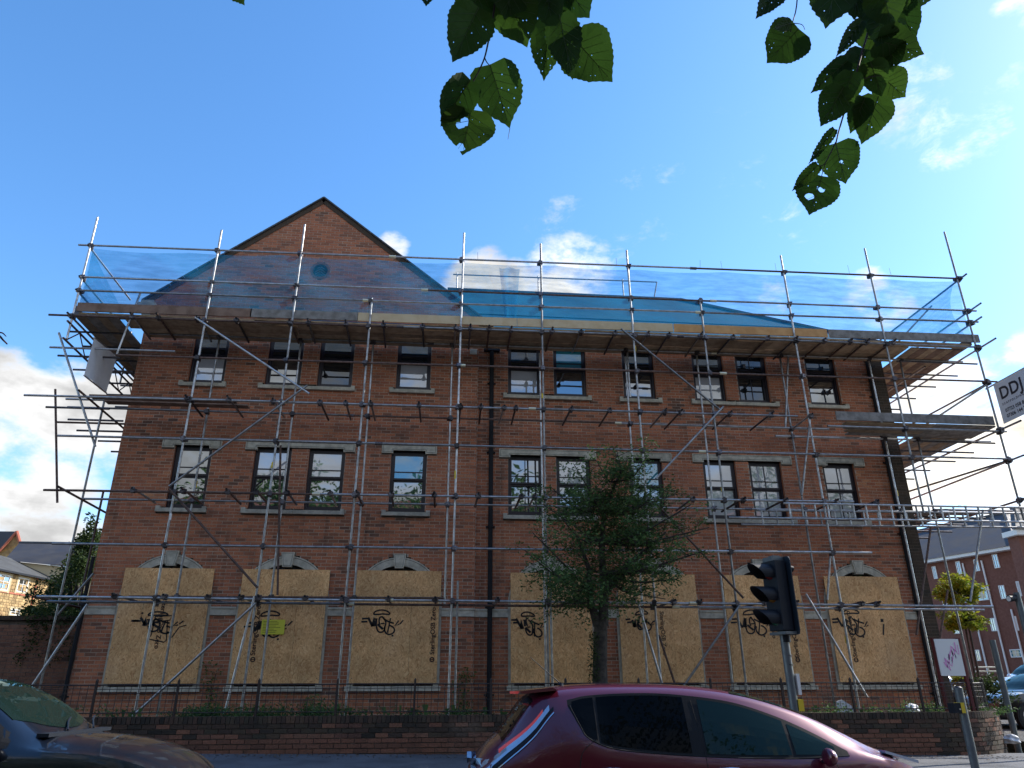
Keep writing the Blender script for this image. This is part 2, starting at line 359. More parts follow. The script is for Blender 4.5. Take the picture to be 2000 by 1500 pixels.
def smooth_pts(pts, n=5, closed=False):
    P = [Vector(p) for p in pts]; out = []
    m_ = len(P)
    rng = range(m_ if closed else m_-1)
    for i in rng:
        p0 = P[(i-1) % m_ if closed else max(i-1, 0)]; p1 = P[i]; p2 = P[(i+1) % m_]; p3 = P[(i+2) % m_ if closed else min(i+2, m_-1)]
        for k in range(n):
            t = k/n; out.append(.5*((2*p1)+(p2-p0)*t+(2*p0-5*p1+4*p2-p3)*t*t+(3*p1-p0-3*p2+p3)*t**3))
    out.append(P[0] if closed else P[-1]); return out
# ------------------------------------------------------------------ ground
def strip(name, prof, material, x0=-60, x1=90, nx=1, kind='structure'):
    """prof: list of (y, z) ; sheet runs along x"""
    b = MB()
    for (ya, za), (yb, zb) in zip(prof, prof[1:]): b.quad((x0, ya, za), (x1, ya, za), (x1, yb, zb), (x0, yb, zb))
    return b.obj(name, material, kind=kind)
def gz(x):  # the pavement falls gently to the right
    return .53-.013*x
strip('ground', [(-400, -.35), (-16, -.02), (-7.2, .02), (0, -.05), (12, -.1), (900, -.4)], SOIL, -700, 700)
b = MB()
b.quad((-60, -15.5, 0), (60, -15.5, 0), (60, -7.62, .17), (-60, -7.62, .17)); b.obj('road', ASPH, kind='structure')
b = MB()
for i in range(26):
    xa = -26+i*2; xb = xa+2
    if xb <= 14.5: b.quad((xa, -7.45, .29), (xb, -7.45, .29), (xb, -2.6, gz(xb)), (xa, -2.6, gz(xa)))
b.obj('pavement', PAVE, kind='structure')
kb = MB(); kb.box(0, .9, 0, .125, 0, .14); kme = kb.mesh('kerb_stone', KERB)
kroot = empty('kerb', (0, -7.6, .155)); kroot['kind'] = 'structure'
for i in range(46):
    o = bpy.data.objects.new('kerb_stone', kme); COL.objects.link(o); o.parent = kroot; o.location = (-26+i*.915, 0, 0)
b = MB(); b.quad((-60, -21, .12), (60, -21, .12), (60, -15.5, .12), (-60, -15.5, .12)); b.obj('near_pavement', PAVE, kind='structure')
# side road running back past the right end of the building
b = MB()

for (ya, za), (yb, zb) in zip([(-7.45, .294), (0, .41), (4, .53), (12, 1.0), (60, 2.2)], [(0, .41), (4, .53), (12, 1.0), (60, 2.2)]): b.quad((13.2, ya, za), (60, ya, za), (60, yb, zb), (13.2, yb, zb)); b.obj('side_road', mat('side_road_tarmac', (.20, .195, .185), .9, noise=((.12, .12, .12), .8), scale=.8), kind='structure')

# ------------------------------------------------------------------ brickwork
CH, CL = .075, .225
def brick_rows(intervals_at, z0, z1, start=0.0, ch=CH):
    """yield (z, x0, x1, full) for every brick of a stretcher bond"""
    k = 0; z = z0
    while z + ch <= z1 + 1e-6:
        for (a, c) in intervals_at(z+ch*.5):
            off = start + (CL*.5 if k % 2 else 0)
            x = off + math.floor((a-off)/CL)*CL
            while x < c-1e-6:
                xa, xb = max(x, a), min(x+CL, c)
                if xb-xa > .035: yield (z, xa, xb, xb-xa > CL-.002)
                x += CL
        z += ch; k += 1
def sub_intervals(base, cuts):
    out = [base]
    for a, c in cuts:
        nx = []
        for p, q in out:
            if c <= p or a >= q: nx.append((p, q)); continue
            if a > p: nx.append((p, a))
            if c < q: nx.append((c, q))
        out = nx
    return out

ZB = .98          # foot of the facade
ZT = 10.35        # top of the plain wall
XL, XS, XR = -7.37, .83, 11.67     # left end, step in the facade, right end
WINX = [-5.72, -3.92, -2.68, -.77, 2.02, 3.19, 4.99, 6.86, 8.04, 9.96]
GX = [-5.78, -3.31, -.86, 2.56, 5.02, 7.52, 9.98]
WW = .84
def wall_cuts(z):
    c = []
    for x in WINX:
        if 5.33 < z < 6.78: c.append((x-WW/2, x+WW/2))
        if 8.38 < z < 9.78: c.append((x-WW/2, x+WW/2))
    for x in GX:
        if 1.50 < z < 3.31: c.append((x-.965, x+.965))
        elif 3.31 <= z < 4.275: h = math.sqrt(max(.965**2-(z-3.31)**2, 0)); c.append((x-h, x+h))
        if 4.02 < z < 4.355: c.append((x-.155, x+.155))
    # sills, lintels
    for a, cc in SILLS: 
        if 5.2 < z < 5.33 or 8.25 < z < 8.38: c.append((a, cc))
    for a, cc in LINTELS:
        if 6.78 < z < 6.925: c.append((a, cc))
        if 6.71 < z <= 6.78: c += [(a, a+.27), (cc-.27, cc)]
    if 3.005 < z < 3.185: c.append((-20, 20))
    return c
SILLS = [(-6.31, -5.22), (-4.46, -2.17), (-1.33, -.23), (1.48, 3.72), (4.44, 5.54), (6.31, 8.64), (9.41, 10.53)]
LINTELS = [(-6.43, -5.10), (-4.56, -2.04), (-1.42, -.12), (1.38, 3.76), (4.27, 5.65), (6.19, 8.74), (9.40, 10.66)]

bld = empty('brick_building', (2.2, 4, ZB), 'three storey red brick building with a gable, boarded up behind the scaffolding', 'building')
APX, APZ = -3.42, 13.88
def front_l(z):
    if z < 10.35: base = (XL, XS)
    else:
        h = (APZ-.10-z)/.80
        if h <= .05: return []
        base = (APX-h, APX+h)
        base = (max(base[0], XL), min(base[1], 1.15))
    cuts = wall_cuts(z)
    if abs(z-11.60) < .24: h = math.sqrt(.24**2-(z-11.6)**2); cuts = cuts+[(-3.31-h, -3.31+h)]
    return sub_intervals(base, cuts)
def front_r(z): return sub_intervals((XS+.0, XR), wall_cuts(z))
def build_brickface(parent_name, regions, nmax, mort, bmat, jit=.0018, mid=None, parent=None, proud=.0045, flush=.095):
    """regions: (intervals fn, z0, z1, y front). Largest nmax bricks as objects, rest joined"""
    stuff = MB(); mo = MB(); singles = []
    for fn, z0, z1, yf, st in regions:
        z = z0
        while z+CH <= z1+1e-6:
            for a, c in fn(z+CH*.5): mo.quad((a, yf+proud, z), (c, yf+proud, z), (c, yf+proud, z+CH), (a, yf+proud, z+CH))
            z += CH
        for z, xa, xb, full in brick_rows(fn, z0, z1, st): singles.append((z, xa, xb, full, yf))
    wall = mo.obj(parent_name, mort, parent)
    key = mid or (lambda s: 0)
    singles.sort(key=key)
    fb = MB(); fb.box(.006, CL-.006, 0, .05, .006, CH-.006); fme = fb.mesh('brick', bmat)
    n = 0; rr = random.Random(3)
    for z, xa, xb, full, yf in singles:
        j = rr.uniform(-jit, jit)
        if full and n < nmax:
            o = bpy.data.objects.new('brick', fme); COL.objects.link(o); o.parent = wall; o.location = (xa, yf+j, z)
            o.matrix_parent_inverse = wall.matrix_parent_inverse if False else Matrix.Identity(4)
            M_ = Matrix.Identity(4)
            q = wall; ch_ = []
            while q is not None: ch_.append(q); q = q.parent
            for c_ in reversed(ch_): M_ = M_ @ c_.matrix_parent_inverse @ c_.matrix_basis
            o.matrix_parent_inverse = M_.inverted(); n += 1
        else:
            dz = rr.uniform(-.0008, .0008)
            x0_, x1_, y0_, y1_, z0_, z1_ = xa+.006, xb-.006, yf+j, yf+.05, z+.006+dz, z+CH-.006+dz
            i = len(stuff.v); stuff.v += [(x0_, y0_, z0_), (x1_, y0_+rr.uniform(-.001, .001), z0_), (x1_, y0_, z1_), (x0_, y0_, z1_), (x0_, y1_, z0_), (x1_, y1_, z0_), (x1_, y1_, z1_), (x0_, y1_, z1_)]
            for q in ((0, 1, 2, 3), (4, 0, 3, 7), (1, 5, 6, 2), (3, 2, 6, 7), (4, 5, 1, 0)): stuff.f.append(tuple(i+k for k in q)); stuff.mi.append(0)
    stuff.obj('brickwork', bmat, wall, kind='stuff')
    return wall
def near_key(s):  # bricks that show largest: low and to the left of the facade
    z, xa, xb, full, yf = s
    return (Vector((xa, yf, z))-CAM).length
build_brickface('front_wall', [(front_l, ZB, APZ, 0.0, 0), (front_r, ZB, 10.0, .11, .06)], 300, MORT, BR, parent=bld, mid=near_key)
# end pilaster on the right corner, stained
build_brickface('corner_pilaster', [(lambda z: [(11.38, 11.68)], ZB, 10.0, .05, 11.38-CL)], 0, MORTD, brick_mat('stained_brick', [(.04, .035, .025), (.07, .05, .035), (.09, .06, .04)], stain=.8), parent=bld)
# side returns, step and body of the building
b = MB()
b.quad((XS, 0, ZB), (XS, .118, ZB), (XS, .118, 10.35), (XS, 0, 10.35))
b.obj('facade_step', BR, bld)
b = MB()
b.box(XL+.002, XR-.002, .36, 9.5, 0, 9.9)
b.prism([(XL+.004, .34, 9.9), (XL+.004, .34, 10.55), (APX, .34, APZ-.16), (.95, .34, 10.2), (.95, .34, 9.9)], (0, 9.0, 0))
b.obj('inner_body', DARK, bld)
b = MB()
b.quad((XL, .0, 0), (XL, 9.55, 0), (XL, 9.55, 10.45), (XL, 0.0, 10.45)); b.quad((XR, 9.55, 0), (XR, .05, 0), (XR, .05, 9.95), (XR, 9.55, 9.95))
b.quad((XL, 9.55, 0), (XR, 9.55, 0), (XR, 9.55, 9.9), (XL, 9.55, 9.9)); b.obj('side_wall', BR3, bld)
# reveals of the openings
b = MB()
def reveals(x, z0, z1, hw, yf, d=.17):
    for s_ in (-1, 1): b.quad((x+s_*hw, yf, z0), (x+s_*hw, yf+d, z0), (x+s_*hw, yf+d, z1), (x+s_*hw, yf, z1))
    b.quad((x-hw, yf, z1), (x+hw, yf, z1), (x+hw, yf+d, z1), (x-hw, yf+d, z1))
for x in WINX:
    yf = 0.006 if x < XS else .116
    reveals(x, 5.33, 6.78, WW/2, yf); reveals(x, 8.38, 9.78, WW/2, yf)
b.obj('window_reveal', BR, bld, kind='stuff')

# stone dressings ------------------------------------------------------
def stone_piece(name, x0, x1, z0, z1, yf, proud, depth=.25, bev=.012, parent=None):
    q = MB(); q.box(x0, x1, yf-proud, yf+depth, z0, z1)
    return q.obj(name, STONE, parent)
for a, c in SILLS:
    yf = 0 if a < XS else .11
    for z in (5.21, 8.25):
        n = 2 if c-a > 1.6 else 1
        for k in range(n):
            xa = a+(c-a)*k/n+(.004 if k else 0); xb = a+(c-a)*(k+1)/n-.002
            q = MB(); q.prism([(xa, yf-.075, z), (xa, yf-.075, z+.085), (xa, yf+.2, z+.125), (xa, yf+.2, z)], (xb-xa, 0, 0)); q.box(xa, a+(c-a)*k/n+.09 if k == 0 else xa+.001, yf-.07, yf+.1, z+.08, z+.13)
            if k == n-1: q.box(xb-.09, xb, yf-.07, yf+.1, z+.08, z+.13)
            q.obj('window_sill', STONE, bld)
for a, c in LINTELS:
    yf = 0 if a < XS else .11
    n = 2 if c-a > 1.6 else 1
    for k in range(n):
        xa = a+(c-a)*k/n+(.003 if k else 0); xb = a+(c-a)*(k+1)/n
        q = MB(); q.box(xa, xb, yf-.035, yf+.16, 6.78, 6.925)
        if k == 0: q.box(a, a+.27, yf-.035, yf+.16, 6.71, 6.7799)
        if k == n-1: q.box(c-.27, c, yf-.035, yf+.16, 6.71, 6.7799)
        o = q.obj('lintel', STONE, bld)
        g = MB()   # incised line that follows the lower edge
        z = 6.803
        g.box(xa+(.03 if k == 0 else 0), xb-(.03 if k == n-1 else 0), yf-.0385, yf-.03, 6.895, 6.903)
        if k == 0: g.box(a+.03, a+.037, yf-.0385, yf-.03, 6.735, 6.895); g.box(a+.037, a+.24, yf-.0385, yf-.03, 6.735, 6.742); g.box(a+.24, a+.247, yf-.0385, yf-.03, 6.735, 6.803)
        if k == n-1: g.box(c-.037, c-.03, yf-.0385, yf-.03, 6.735, 6.895); g.box(c-.24, c-.037, yf-.0385, yf-.03, 6.735, 6.742); g.box(c-.247, c-.24, yf-.0385, yf-.03, 6.735, 6.803)
        g.box(xa+(.247 if k == 0 else 0), xb-(.247 if k == n-1 else 0), yf-.0385, yf-.03, 6.803, 6.81)
        g.obj('incised_line', STONED, o)
# string course in blocks between the ground floor windows
ends = [XL]+sum([[x-.965, x+.965] for x in GX], [])+[XR+.01]
for k in range(0, len(ends), 2):
    a, c = ends[k], ends[k+1]
    cuts = [a]+([XS] if a < XS < c else [])+[c]
    for p_, q_ in zip(cuts, cuts[1:]):
        yf = 0 if q_ <= XS+.01 else .11
        n = max(1, round((q_-p_)/.75))
        for i in range(n):
            xa, xb = p_+(q_-p_)*i/n+.003, p_+(q_-p_)*(i+1)/n-.003
            q = MB(); q.box(xa, xb, yf-.025, yf+.1, 3.01, 3.145); q.box(xa, xb, yf-.04, yf+.1, 3.1451, 3.185)
            q.obj('string_course', STONE, bld)
# arched surrounds
for x in GX:
    yf = 0 if x < XS else .11
    arch = MB(); seg = 28
    def ring(r0, r1, y0, y1, mb, a0=0.0, a1=math.pi, mi=0):
        for k in range(seg):
            t0, t1 = a0+(a1-a0)*k/seg, a0+(a1-a0)*(k+1)/seg
            p = lambda r, t, y: (x+r*math.cos(t), y, 3.31+r*math.sin(t))
            mb.quad(p(r0, t0, y0), p(r1, t0, y0), p(r1, t1, y0), p(r0, t1, y0), mi)
            mb.quad(p(r0, t1, y0), p(r0, t1, y1), p(r0, t0, y1), p(r0, t0, y0), mi); mb.quad(p(r1, t0, y0), p(r1, t0, y1), p(r1, t1, y1), p(r1, t1, y0), mi)
    ring(.78, .965, yf-.02, yf+.2, arch)
    for s_ in (-1, 1):
        xa, xb = sorted((x+s_*.84, x+s_*.965)); arch.box(xa, xb, yf-.02, yf+.2, 1.60, 3.31)
    a = arch.obj('arch_surround', STONE, bld, smooth=40)
    gl = MB(); ring(.925, .935, yf-.024, yf-.019, gl); gl.obj('incised_line', STONED, a)
    ks = MB(); ks.prism([(x-.095, yf-.075, 4.03), (x+.095, yf-.075, 4.03), (x+.145, yf-.075, 4.35), (x-.145, yf-.075, 4.35)], (0, .2, 0))
    k_ = ks.obj('keystone', STONE, bld)
    g = MB(); P = [(x-.072, 4.055), (x+.072, 4.055), (x+.113, 4.325), (x-.113, 4.325)]
    for i in range(4):
        p0, p1 = Vector(P[i]), Vector(P[(i+1) % 4]); d = (p1-p0).normalized(); n_ = Vector((-d.y, d.x))*.0035
        g.quad((p0.x-n_.x, yf-.0775, p0.y-n_.y), (p1.x-n_.x, yf-.0775, p1.y-n_.y), (p1.x+n_.x, yf-.0775, p1.y+n_.y), (p0.x+n_.x, yf-.0775, p0.y+n_.y))
    g.obj('incised_line', STONED, k_)
    q = MB(); q.prism([(x-1.0, yf-.09, 1.50), (x-1.0, yf-.09, 1.585), (x-1.0, yf+.2, 1.615), (x-1.0, yf+.2, 1.50)], (2.0, 0, 0)); q.obj('ground_floor_sill', STONE, bld)
    dk = MB(); dk.box(x-.84, x+.84, yf+.12, yf+.15, 1.6, 4.1); 
    w_ = dk.obj('arched_window', GLASSD, bld)
    fr = MB(); ring(.74, .79, yf+.08, yf+.12, fr); fr.box(x-.02, x+.02, yf+.08, yf+.12, 1.62, 4.06); fr.obj('frame', FRAME, w_)

# sash windows -----------------------------------------------------------
def sash(x, z0, z1, yf, top='G', low='G', drop=0.0, lift=0.0, mull=False):
    """window (frame) > sash frames and panes; drop/lift slide the sashes"""
    w = WW/2; y = yf+.085
    f = MB(); f.box(x-w, x-w+.055, y, y+.09, z0, z1); f.box(x+w-.055, x+w, y, y+.09, z0, z1); f.box(x-w+.055, x+w-.055, y, y+.09, z1-.06, z1); f.box(x-w+.055, x+w-.055, y, y+.09, z0, z0+.05)
    fr = f.obj('window', FRAME, bld)
    zm = z0+(z1-z0)*.52
    mats_ = {'G': GLASS, 'D': GLASSD, 'B': BLIND, 'T': TEAL}
    for nm, a, c, yy, mt, bar in (('upper_pane', zm-drop, z1-.06-drop*0, y+.03, mats_[top], False), ('lower_pane', z0+.05+lift, zm, y+.06, mats_[low], False)):
        s_ = MB(); h0, h1 = x-w+.055, x+w-.055; t = .038
        s_.box(h0, h0+t, yy-.015, yy+.015, a, c); s_.box(h1-t, h1, yy-.015, yy+.015, a, c); s_.box(h0+t, h1-t, yy-.015, yy+.015, a, a+t+.01); s_.box(h0+t, h1-t, yy-.015, yy+.015, c-t, c)
        if nm == 'upper_pane':
            s_.box(h0+t, h1-t, yy-.012, yy+.012, a+.185, a+.21)
        if mull: s_.box(x-.011, x+.011, yy-.012, yy+.012, a+t, c-t)
        s_.obj('sash', FRAME, fr)
        g = MB(); tl_ = random.uniform(-.0025, .0025); g.quad((h0+t, yy+tl_, a+t), (h1-t, yy-tl_, a+t), (h1-t, yy-tl_+.002, c-t), (h0+t, yy+tl_+.002, c-t)); g.obj(nm, mt, fr)
    return fr
T1 = ['G', 'B', 'B', 'T', 'G', 'B', 'T', 'B', 'B', 'B']; M1 = [0, 0, 0, 0, 1, 0, 0, 0, 1, 1]
T3 = ['D', 'D', 'D', 'D', 'D', 'T', 'D', 'D', 'D', 'D']; L3 = ['B', 'G', 'D', 'B', 'B', 'G', 'G', 'B', 'D', 'G']
for i, x in enumerate(WINX):
    yf = 0 if x < XS else .11
    sash(x, 5.33, 6.78, yf, T1[i], 'B' if i in (7, 8, 9) else 'G', mull=bool(M1[i]))
    sash(x, 8.38, 9.78, yf, T3[i], L3[i], mull=bool(i in (8,)))
# round vent in the gable with chevron blades
v = MB(); cx, cz = -3.31, 11.6
for k in range(24):
    t0, t1 = 2*math.pi*k/24, 2*math.pi*(k+1)/24
    p = lambda r, t, y: (cx+r*math.cos(t), y, cz+r*math.sin(t))
    v.quad(p(.19, t0, -.01), p(.25, t0, -.01), p(.25, t1, -.01), p(.19, t1, -.01)); v.quad(p(.19, t1, -.01), p(.19, t1, .08), p(.19, t0, .08), p(.19, t0, -.01))
ve = v.obj('round_vent', mat('vent_brick', (.16, .08, .06), .85), bld)
q = MB(); q.poly([(cx+.2*math.cos(2*math.pi*k/24), .07, cz+.2*math.sin(2*math.pi*k/24)) for k in range(24)]); q.obj('back_plate', DARK, ve)
for k in range(5):
    dz = -.15+k*.07; hw = .16 if 0 < k < 4 else .11
    q = MB()
    for s_ in (-1, 1):
        d = Vector((s_*.8, 0, -.6)).normalized(); n_ = Vector((s_*.6, 0, .8))
        q.obox(Vector((cx, .03, cz+dz))+d*hw*.5, d, n_, Y_, hw*.5, .014, .02)
    q.obj('blade', SLATE, ve)
# verge, coping and kneelers of the gable
for s_, x0, z0 in ((-1, -7.55, 10.50), (1, 1.22, 10.18)):
    a = Vector((x0, 0, z0)); e = Vector((APX, 0, APZ)); n = 14
    d = (e-a).normalized(); nn = Vector((-d.z, 0, d.x))*(1 if d.x > 0 else -1)
    L = (e-a).length
    for i in range(n):
        c = a+d*(L*(i+.5)/n)+Vector((0, .06, 0))
        q = MB(); q.obox(c+nn*.0+Vector((0, .08, 0)), d, Y_, nn, L/n*.5-.004, .20, .018); q.obj('verge_tile', SLATE, bld)
    # moulded brick band under the verge
    q = MB(); q.obox(a+d*L*.5-nn*.09+Vector((0, .012, 0)), d, Y_, nn, L*.5-.1, .03, .06); q.obj('verge_band', MATS['stained_brick'], bld)
q = MB(); q.box(-7.62, -7.20, -.09, .35, 10.30, 10.42); q.box(-7.56, -7.26, -.06, .35, 10.42, 10.50); q.box(-7.5, -7.3, -.03, .3, 10.1, 10.3); q.obj('kneeler', STONE, bld)
# roofs
q = MB()
for s_, x0, z0 in ((-1, -7.60, 10.40), (1, 1.30, 10.08)): q.quad((x0, .05, z0), (x0, 9.6, z0), (APX, 9.6, APZ-.03), (APX, .05, APZ-.03))
q.poly([(-7.6, 9.6, 10.4), (1.3, 9.6, 10.08), (APX, 9.6, APZ-.03)])
q.obj('gable_roof', SLATE, bld)
MEMB = mat('roof_membrane', (.002, .082, .155), .85, spec=.1, noise=((.004, .115, .20), .8), scale=1.6, bump=(5, .5))
RY, RZ = 4.2, 13.62
ev = (9.98); xr = 12.0; xe = 7.8
q = MB()
def rp(x, y, z): return (x, y, z)
q.quad((-3.4, -.22, ev), (xr, -.22, ev), (xe, RY, RZ), (-3.4, RY, RZ)); q.poly([(xr, -.22, ev), (xr, 9.6, ev), (xe+.2, RY+.9, RZ), (xe, RY, RZ)]); q.quad((xr, 9.6, ev), (-3.4, 9.6, ev), (-3.4, RY+.9, RZ), (xe+.2, RY+.9, RZ)); q.quad((-3.4, RY, RZ), (xe, RY, RZ), (xe+.2, RY+.9, RZ), (-3.4, RY+.9, RZ))
rf = q.obj('main_roof', MEMB, bld)
# laps of the membrane and battens
for k in range(3, 4):
    t = k/9; y = -.22+(RY+.22)*t; z = ev+(RZ-ev)*t; xx = xr+(xe-xr)*t-.1
    q = MB(); d = Vector((0, RY+.22, RZ-ev)).normalized(); q.obox(Vector(((1.2-t*4.2+xx)/2, y, z+.015)), X, d, X.cross(d), (xx-(1.2-t*4.2))/2, .03, .012); q.obj('batten', MEMB, rf)
hp = MB(); hp.tube((xr, -.22, ev+.02), (xe, RY, RZ+.03), .06); hp.tube((0, RY, RZ+.03), (xe, RY, RZ+.03), .05); hp.obj('hip_ridge', SLATE, rf, smooth=60)
q = MB(); q.box(XS+.02, XR+.12, -.14, -.02, 9.78, 9.88); q.obj('gutter', BLACKP, bld)
q = MB(); q.box(XS, XR+.1, -.02, .3, 9.70, 9.97); q.obj('fascia', BLACKP, bld)
# downpipes
def pipe(x, y, z0, z1, r=.045, nm='downpipe'):
    q = MB(); q.tube((x, y, z0), (x, y, z1), r); p_ = q.obj(nm, TRIM, bld, smooth=60)
    z = z0+.4
    while z < z1:
        c = MB(); c.tube((x, y, z), (x, y, z+.07), r+.012); c.box(x-r-.05, x+r+.05, y+.01, y+.055, z+.02, z+.05); c.obj('pipe_collar', TRIM, p_, smooth=60); z += 1.8
pipe(1.18, .045, ZB, 9.8, .055); pipe(11.27, .05, ZB, 9.8, .05); pipe(-7.42, -.02, ZB, 4.2, .04)
q = MB(); q.box(.98, 1.38, -.03, .13, 9.5, 9.72); q.obj('rainwater_head', BLACKP, bld)
q = MB(); q.box(.62, .80, -.045, 0, 9.36, 9.50); q.obj('wall_light', STONE, bld)

# rail on the flat part of the roof ------------------------------------
gr = empty('roof_guard_rail', (3, 5, RZ), 'thin grey safety rail standing along the ridge of the main roof behind the blue netting', 'railing')
zt = 14.15
pts = [at(885, 536, 5.0), at(1283, 551, 5.0)]
q = MB(); q.path([(pts[0].x, 5, pts[0].z), (pts[1].x, 5, pts[1].z), (pts[1].x-.25, 5.1, RZ)], .024); q.obj('top_rail', TUBE, gr, smooth=60)
for px in (893, 1051, 1215):
    p = at(px, 536, 5.0); q = MB(); zz = pts[0].z+(pts[1].z-pts[0].z)*(p.x-pts[0].x)/(pts[1].x-pts[0].x); q.tube((p.x, 5, RZ-.1), (p.x, 5, zz+.06), .024); q.obj('rail_post', TUBE, gr, smooth=60)

# ------------------------------------------------------------------ OSB hoardings with print and tags
names = ['leftmost', 'second', 'third', 'fourth', 'fifth', 'sixth', 'rightmost']
bl = ['chipboard hoarding over the leftmost arched window, two scaffold poles crossing its tag',
      'chipboard hoarding over the second arched window from the left, carrying the small yellow notice',
      'chipboard hoarding just left of the downpipe, with upright print at its right edge',
      'chipboard hoarding behind the left half of the street tree, black tag beside a scaffold pole',
      'chipboard hoarding just right of the street tree trunk, with a narrow smudged tag',
      'chipboard hoarding behind the traffic light head, print down both edges',
      'chipboard hoarding at the right end of the facade, tag followed by an exclamation mark']
def G3(zx, zy):  # tag traced off the third board
    p = at(620+zx/12.5, 1160+zy/12.5, -.06); return (p.x-GX[2], p.z)
TAG = []
for pl, w in ([[(1370, 500), (1400, 440), (1500, 400), (1600, 395), (1700, 420), (1765, 470), (1740, 500), (1600, 490), (1480, 500), (1370, 500)], 28], [[(1085, 605), (1240, 600)], 34], [[(1070, 680), (1220, 675)], 34],
              [[(1240, 575), (1290, 680), (1345, 790)], 45], [[(1345, 790), (1380, 580), (1395, 790)], 60], [[(1400, 620), (1440, 600), (1430, 760)], 40],
              [[(1580, 560), (1530, 570), (1505, 650), (1520, 760)], 30], [[(1440, 760), (1450, 850), (1490, 920), (1560, 935), (1620, 900), (1650, 800), (1670, 690), (1620, 600), (1570, 550)], 30],
              [[(1470, 740), (1540, 810), (1600, 860)], 42], [[(1545, 725), (1640, 720)], 26], [[(1620, 610), (1720, 670), (1865, 720)], 32], [[(1785, 590), (1760, 720), (1710, 950)], 26],
              [[(1760, 770), (1830, 800), (1880, 870), (1850, 950), (1750, 990), (1670, 950), (1635, 860), (1650, 780)], 30], [[(1832, 1000), (1838, 1040)], 36], [[(1985, 650), (1890, 780), (2000, 740)], 26], [[(2095, 640), (2010, 740)], 26]):
    if len(pl) > 3: pl = smooth_pts(pl, 4)
    TAG.append(([G3(*q) for q in pl], 1.3*w/12.5/92))
TCZ = G3(1540, 740)
offs = [(.22, -.02, 1.15, .8), (.05, -.08, 1.12, 1.05), (0, 0, 1, 1), (-.19, -.03, .85, 1), (-.12, .04, .8, .9), (-.04, .02, 1.12, 1.1), (-.11, .04, 1.1, 1.1)]
prints = [[('zero.', .58, -1), ], [], [], [], [], [], []]
rb = random.Random(5)
def rot_text(x, z, y, up=True):
    """matrix that stands text upright on a wall facing -Y, reading upwards (or downwards)"""
    a = R(90) if up else R(-90)
    return Matrix.Translation((x, y, z)) @ Matrix.Rotation(R(90), 4, 'X') @ Matrix.Rotation(a, 4, 'Z')
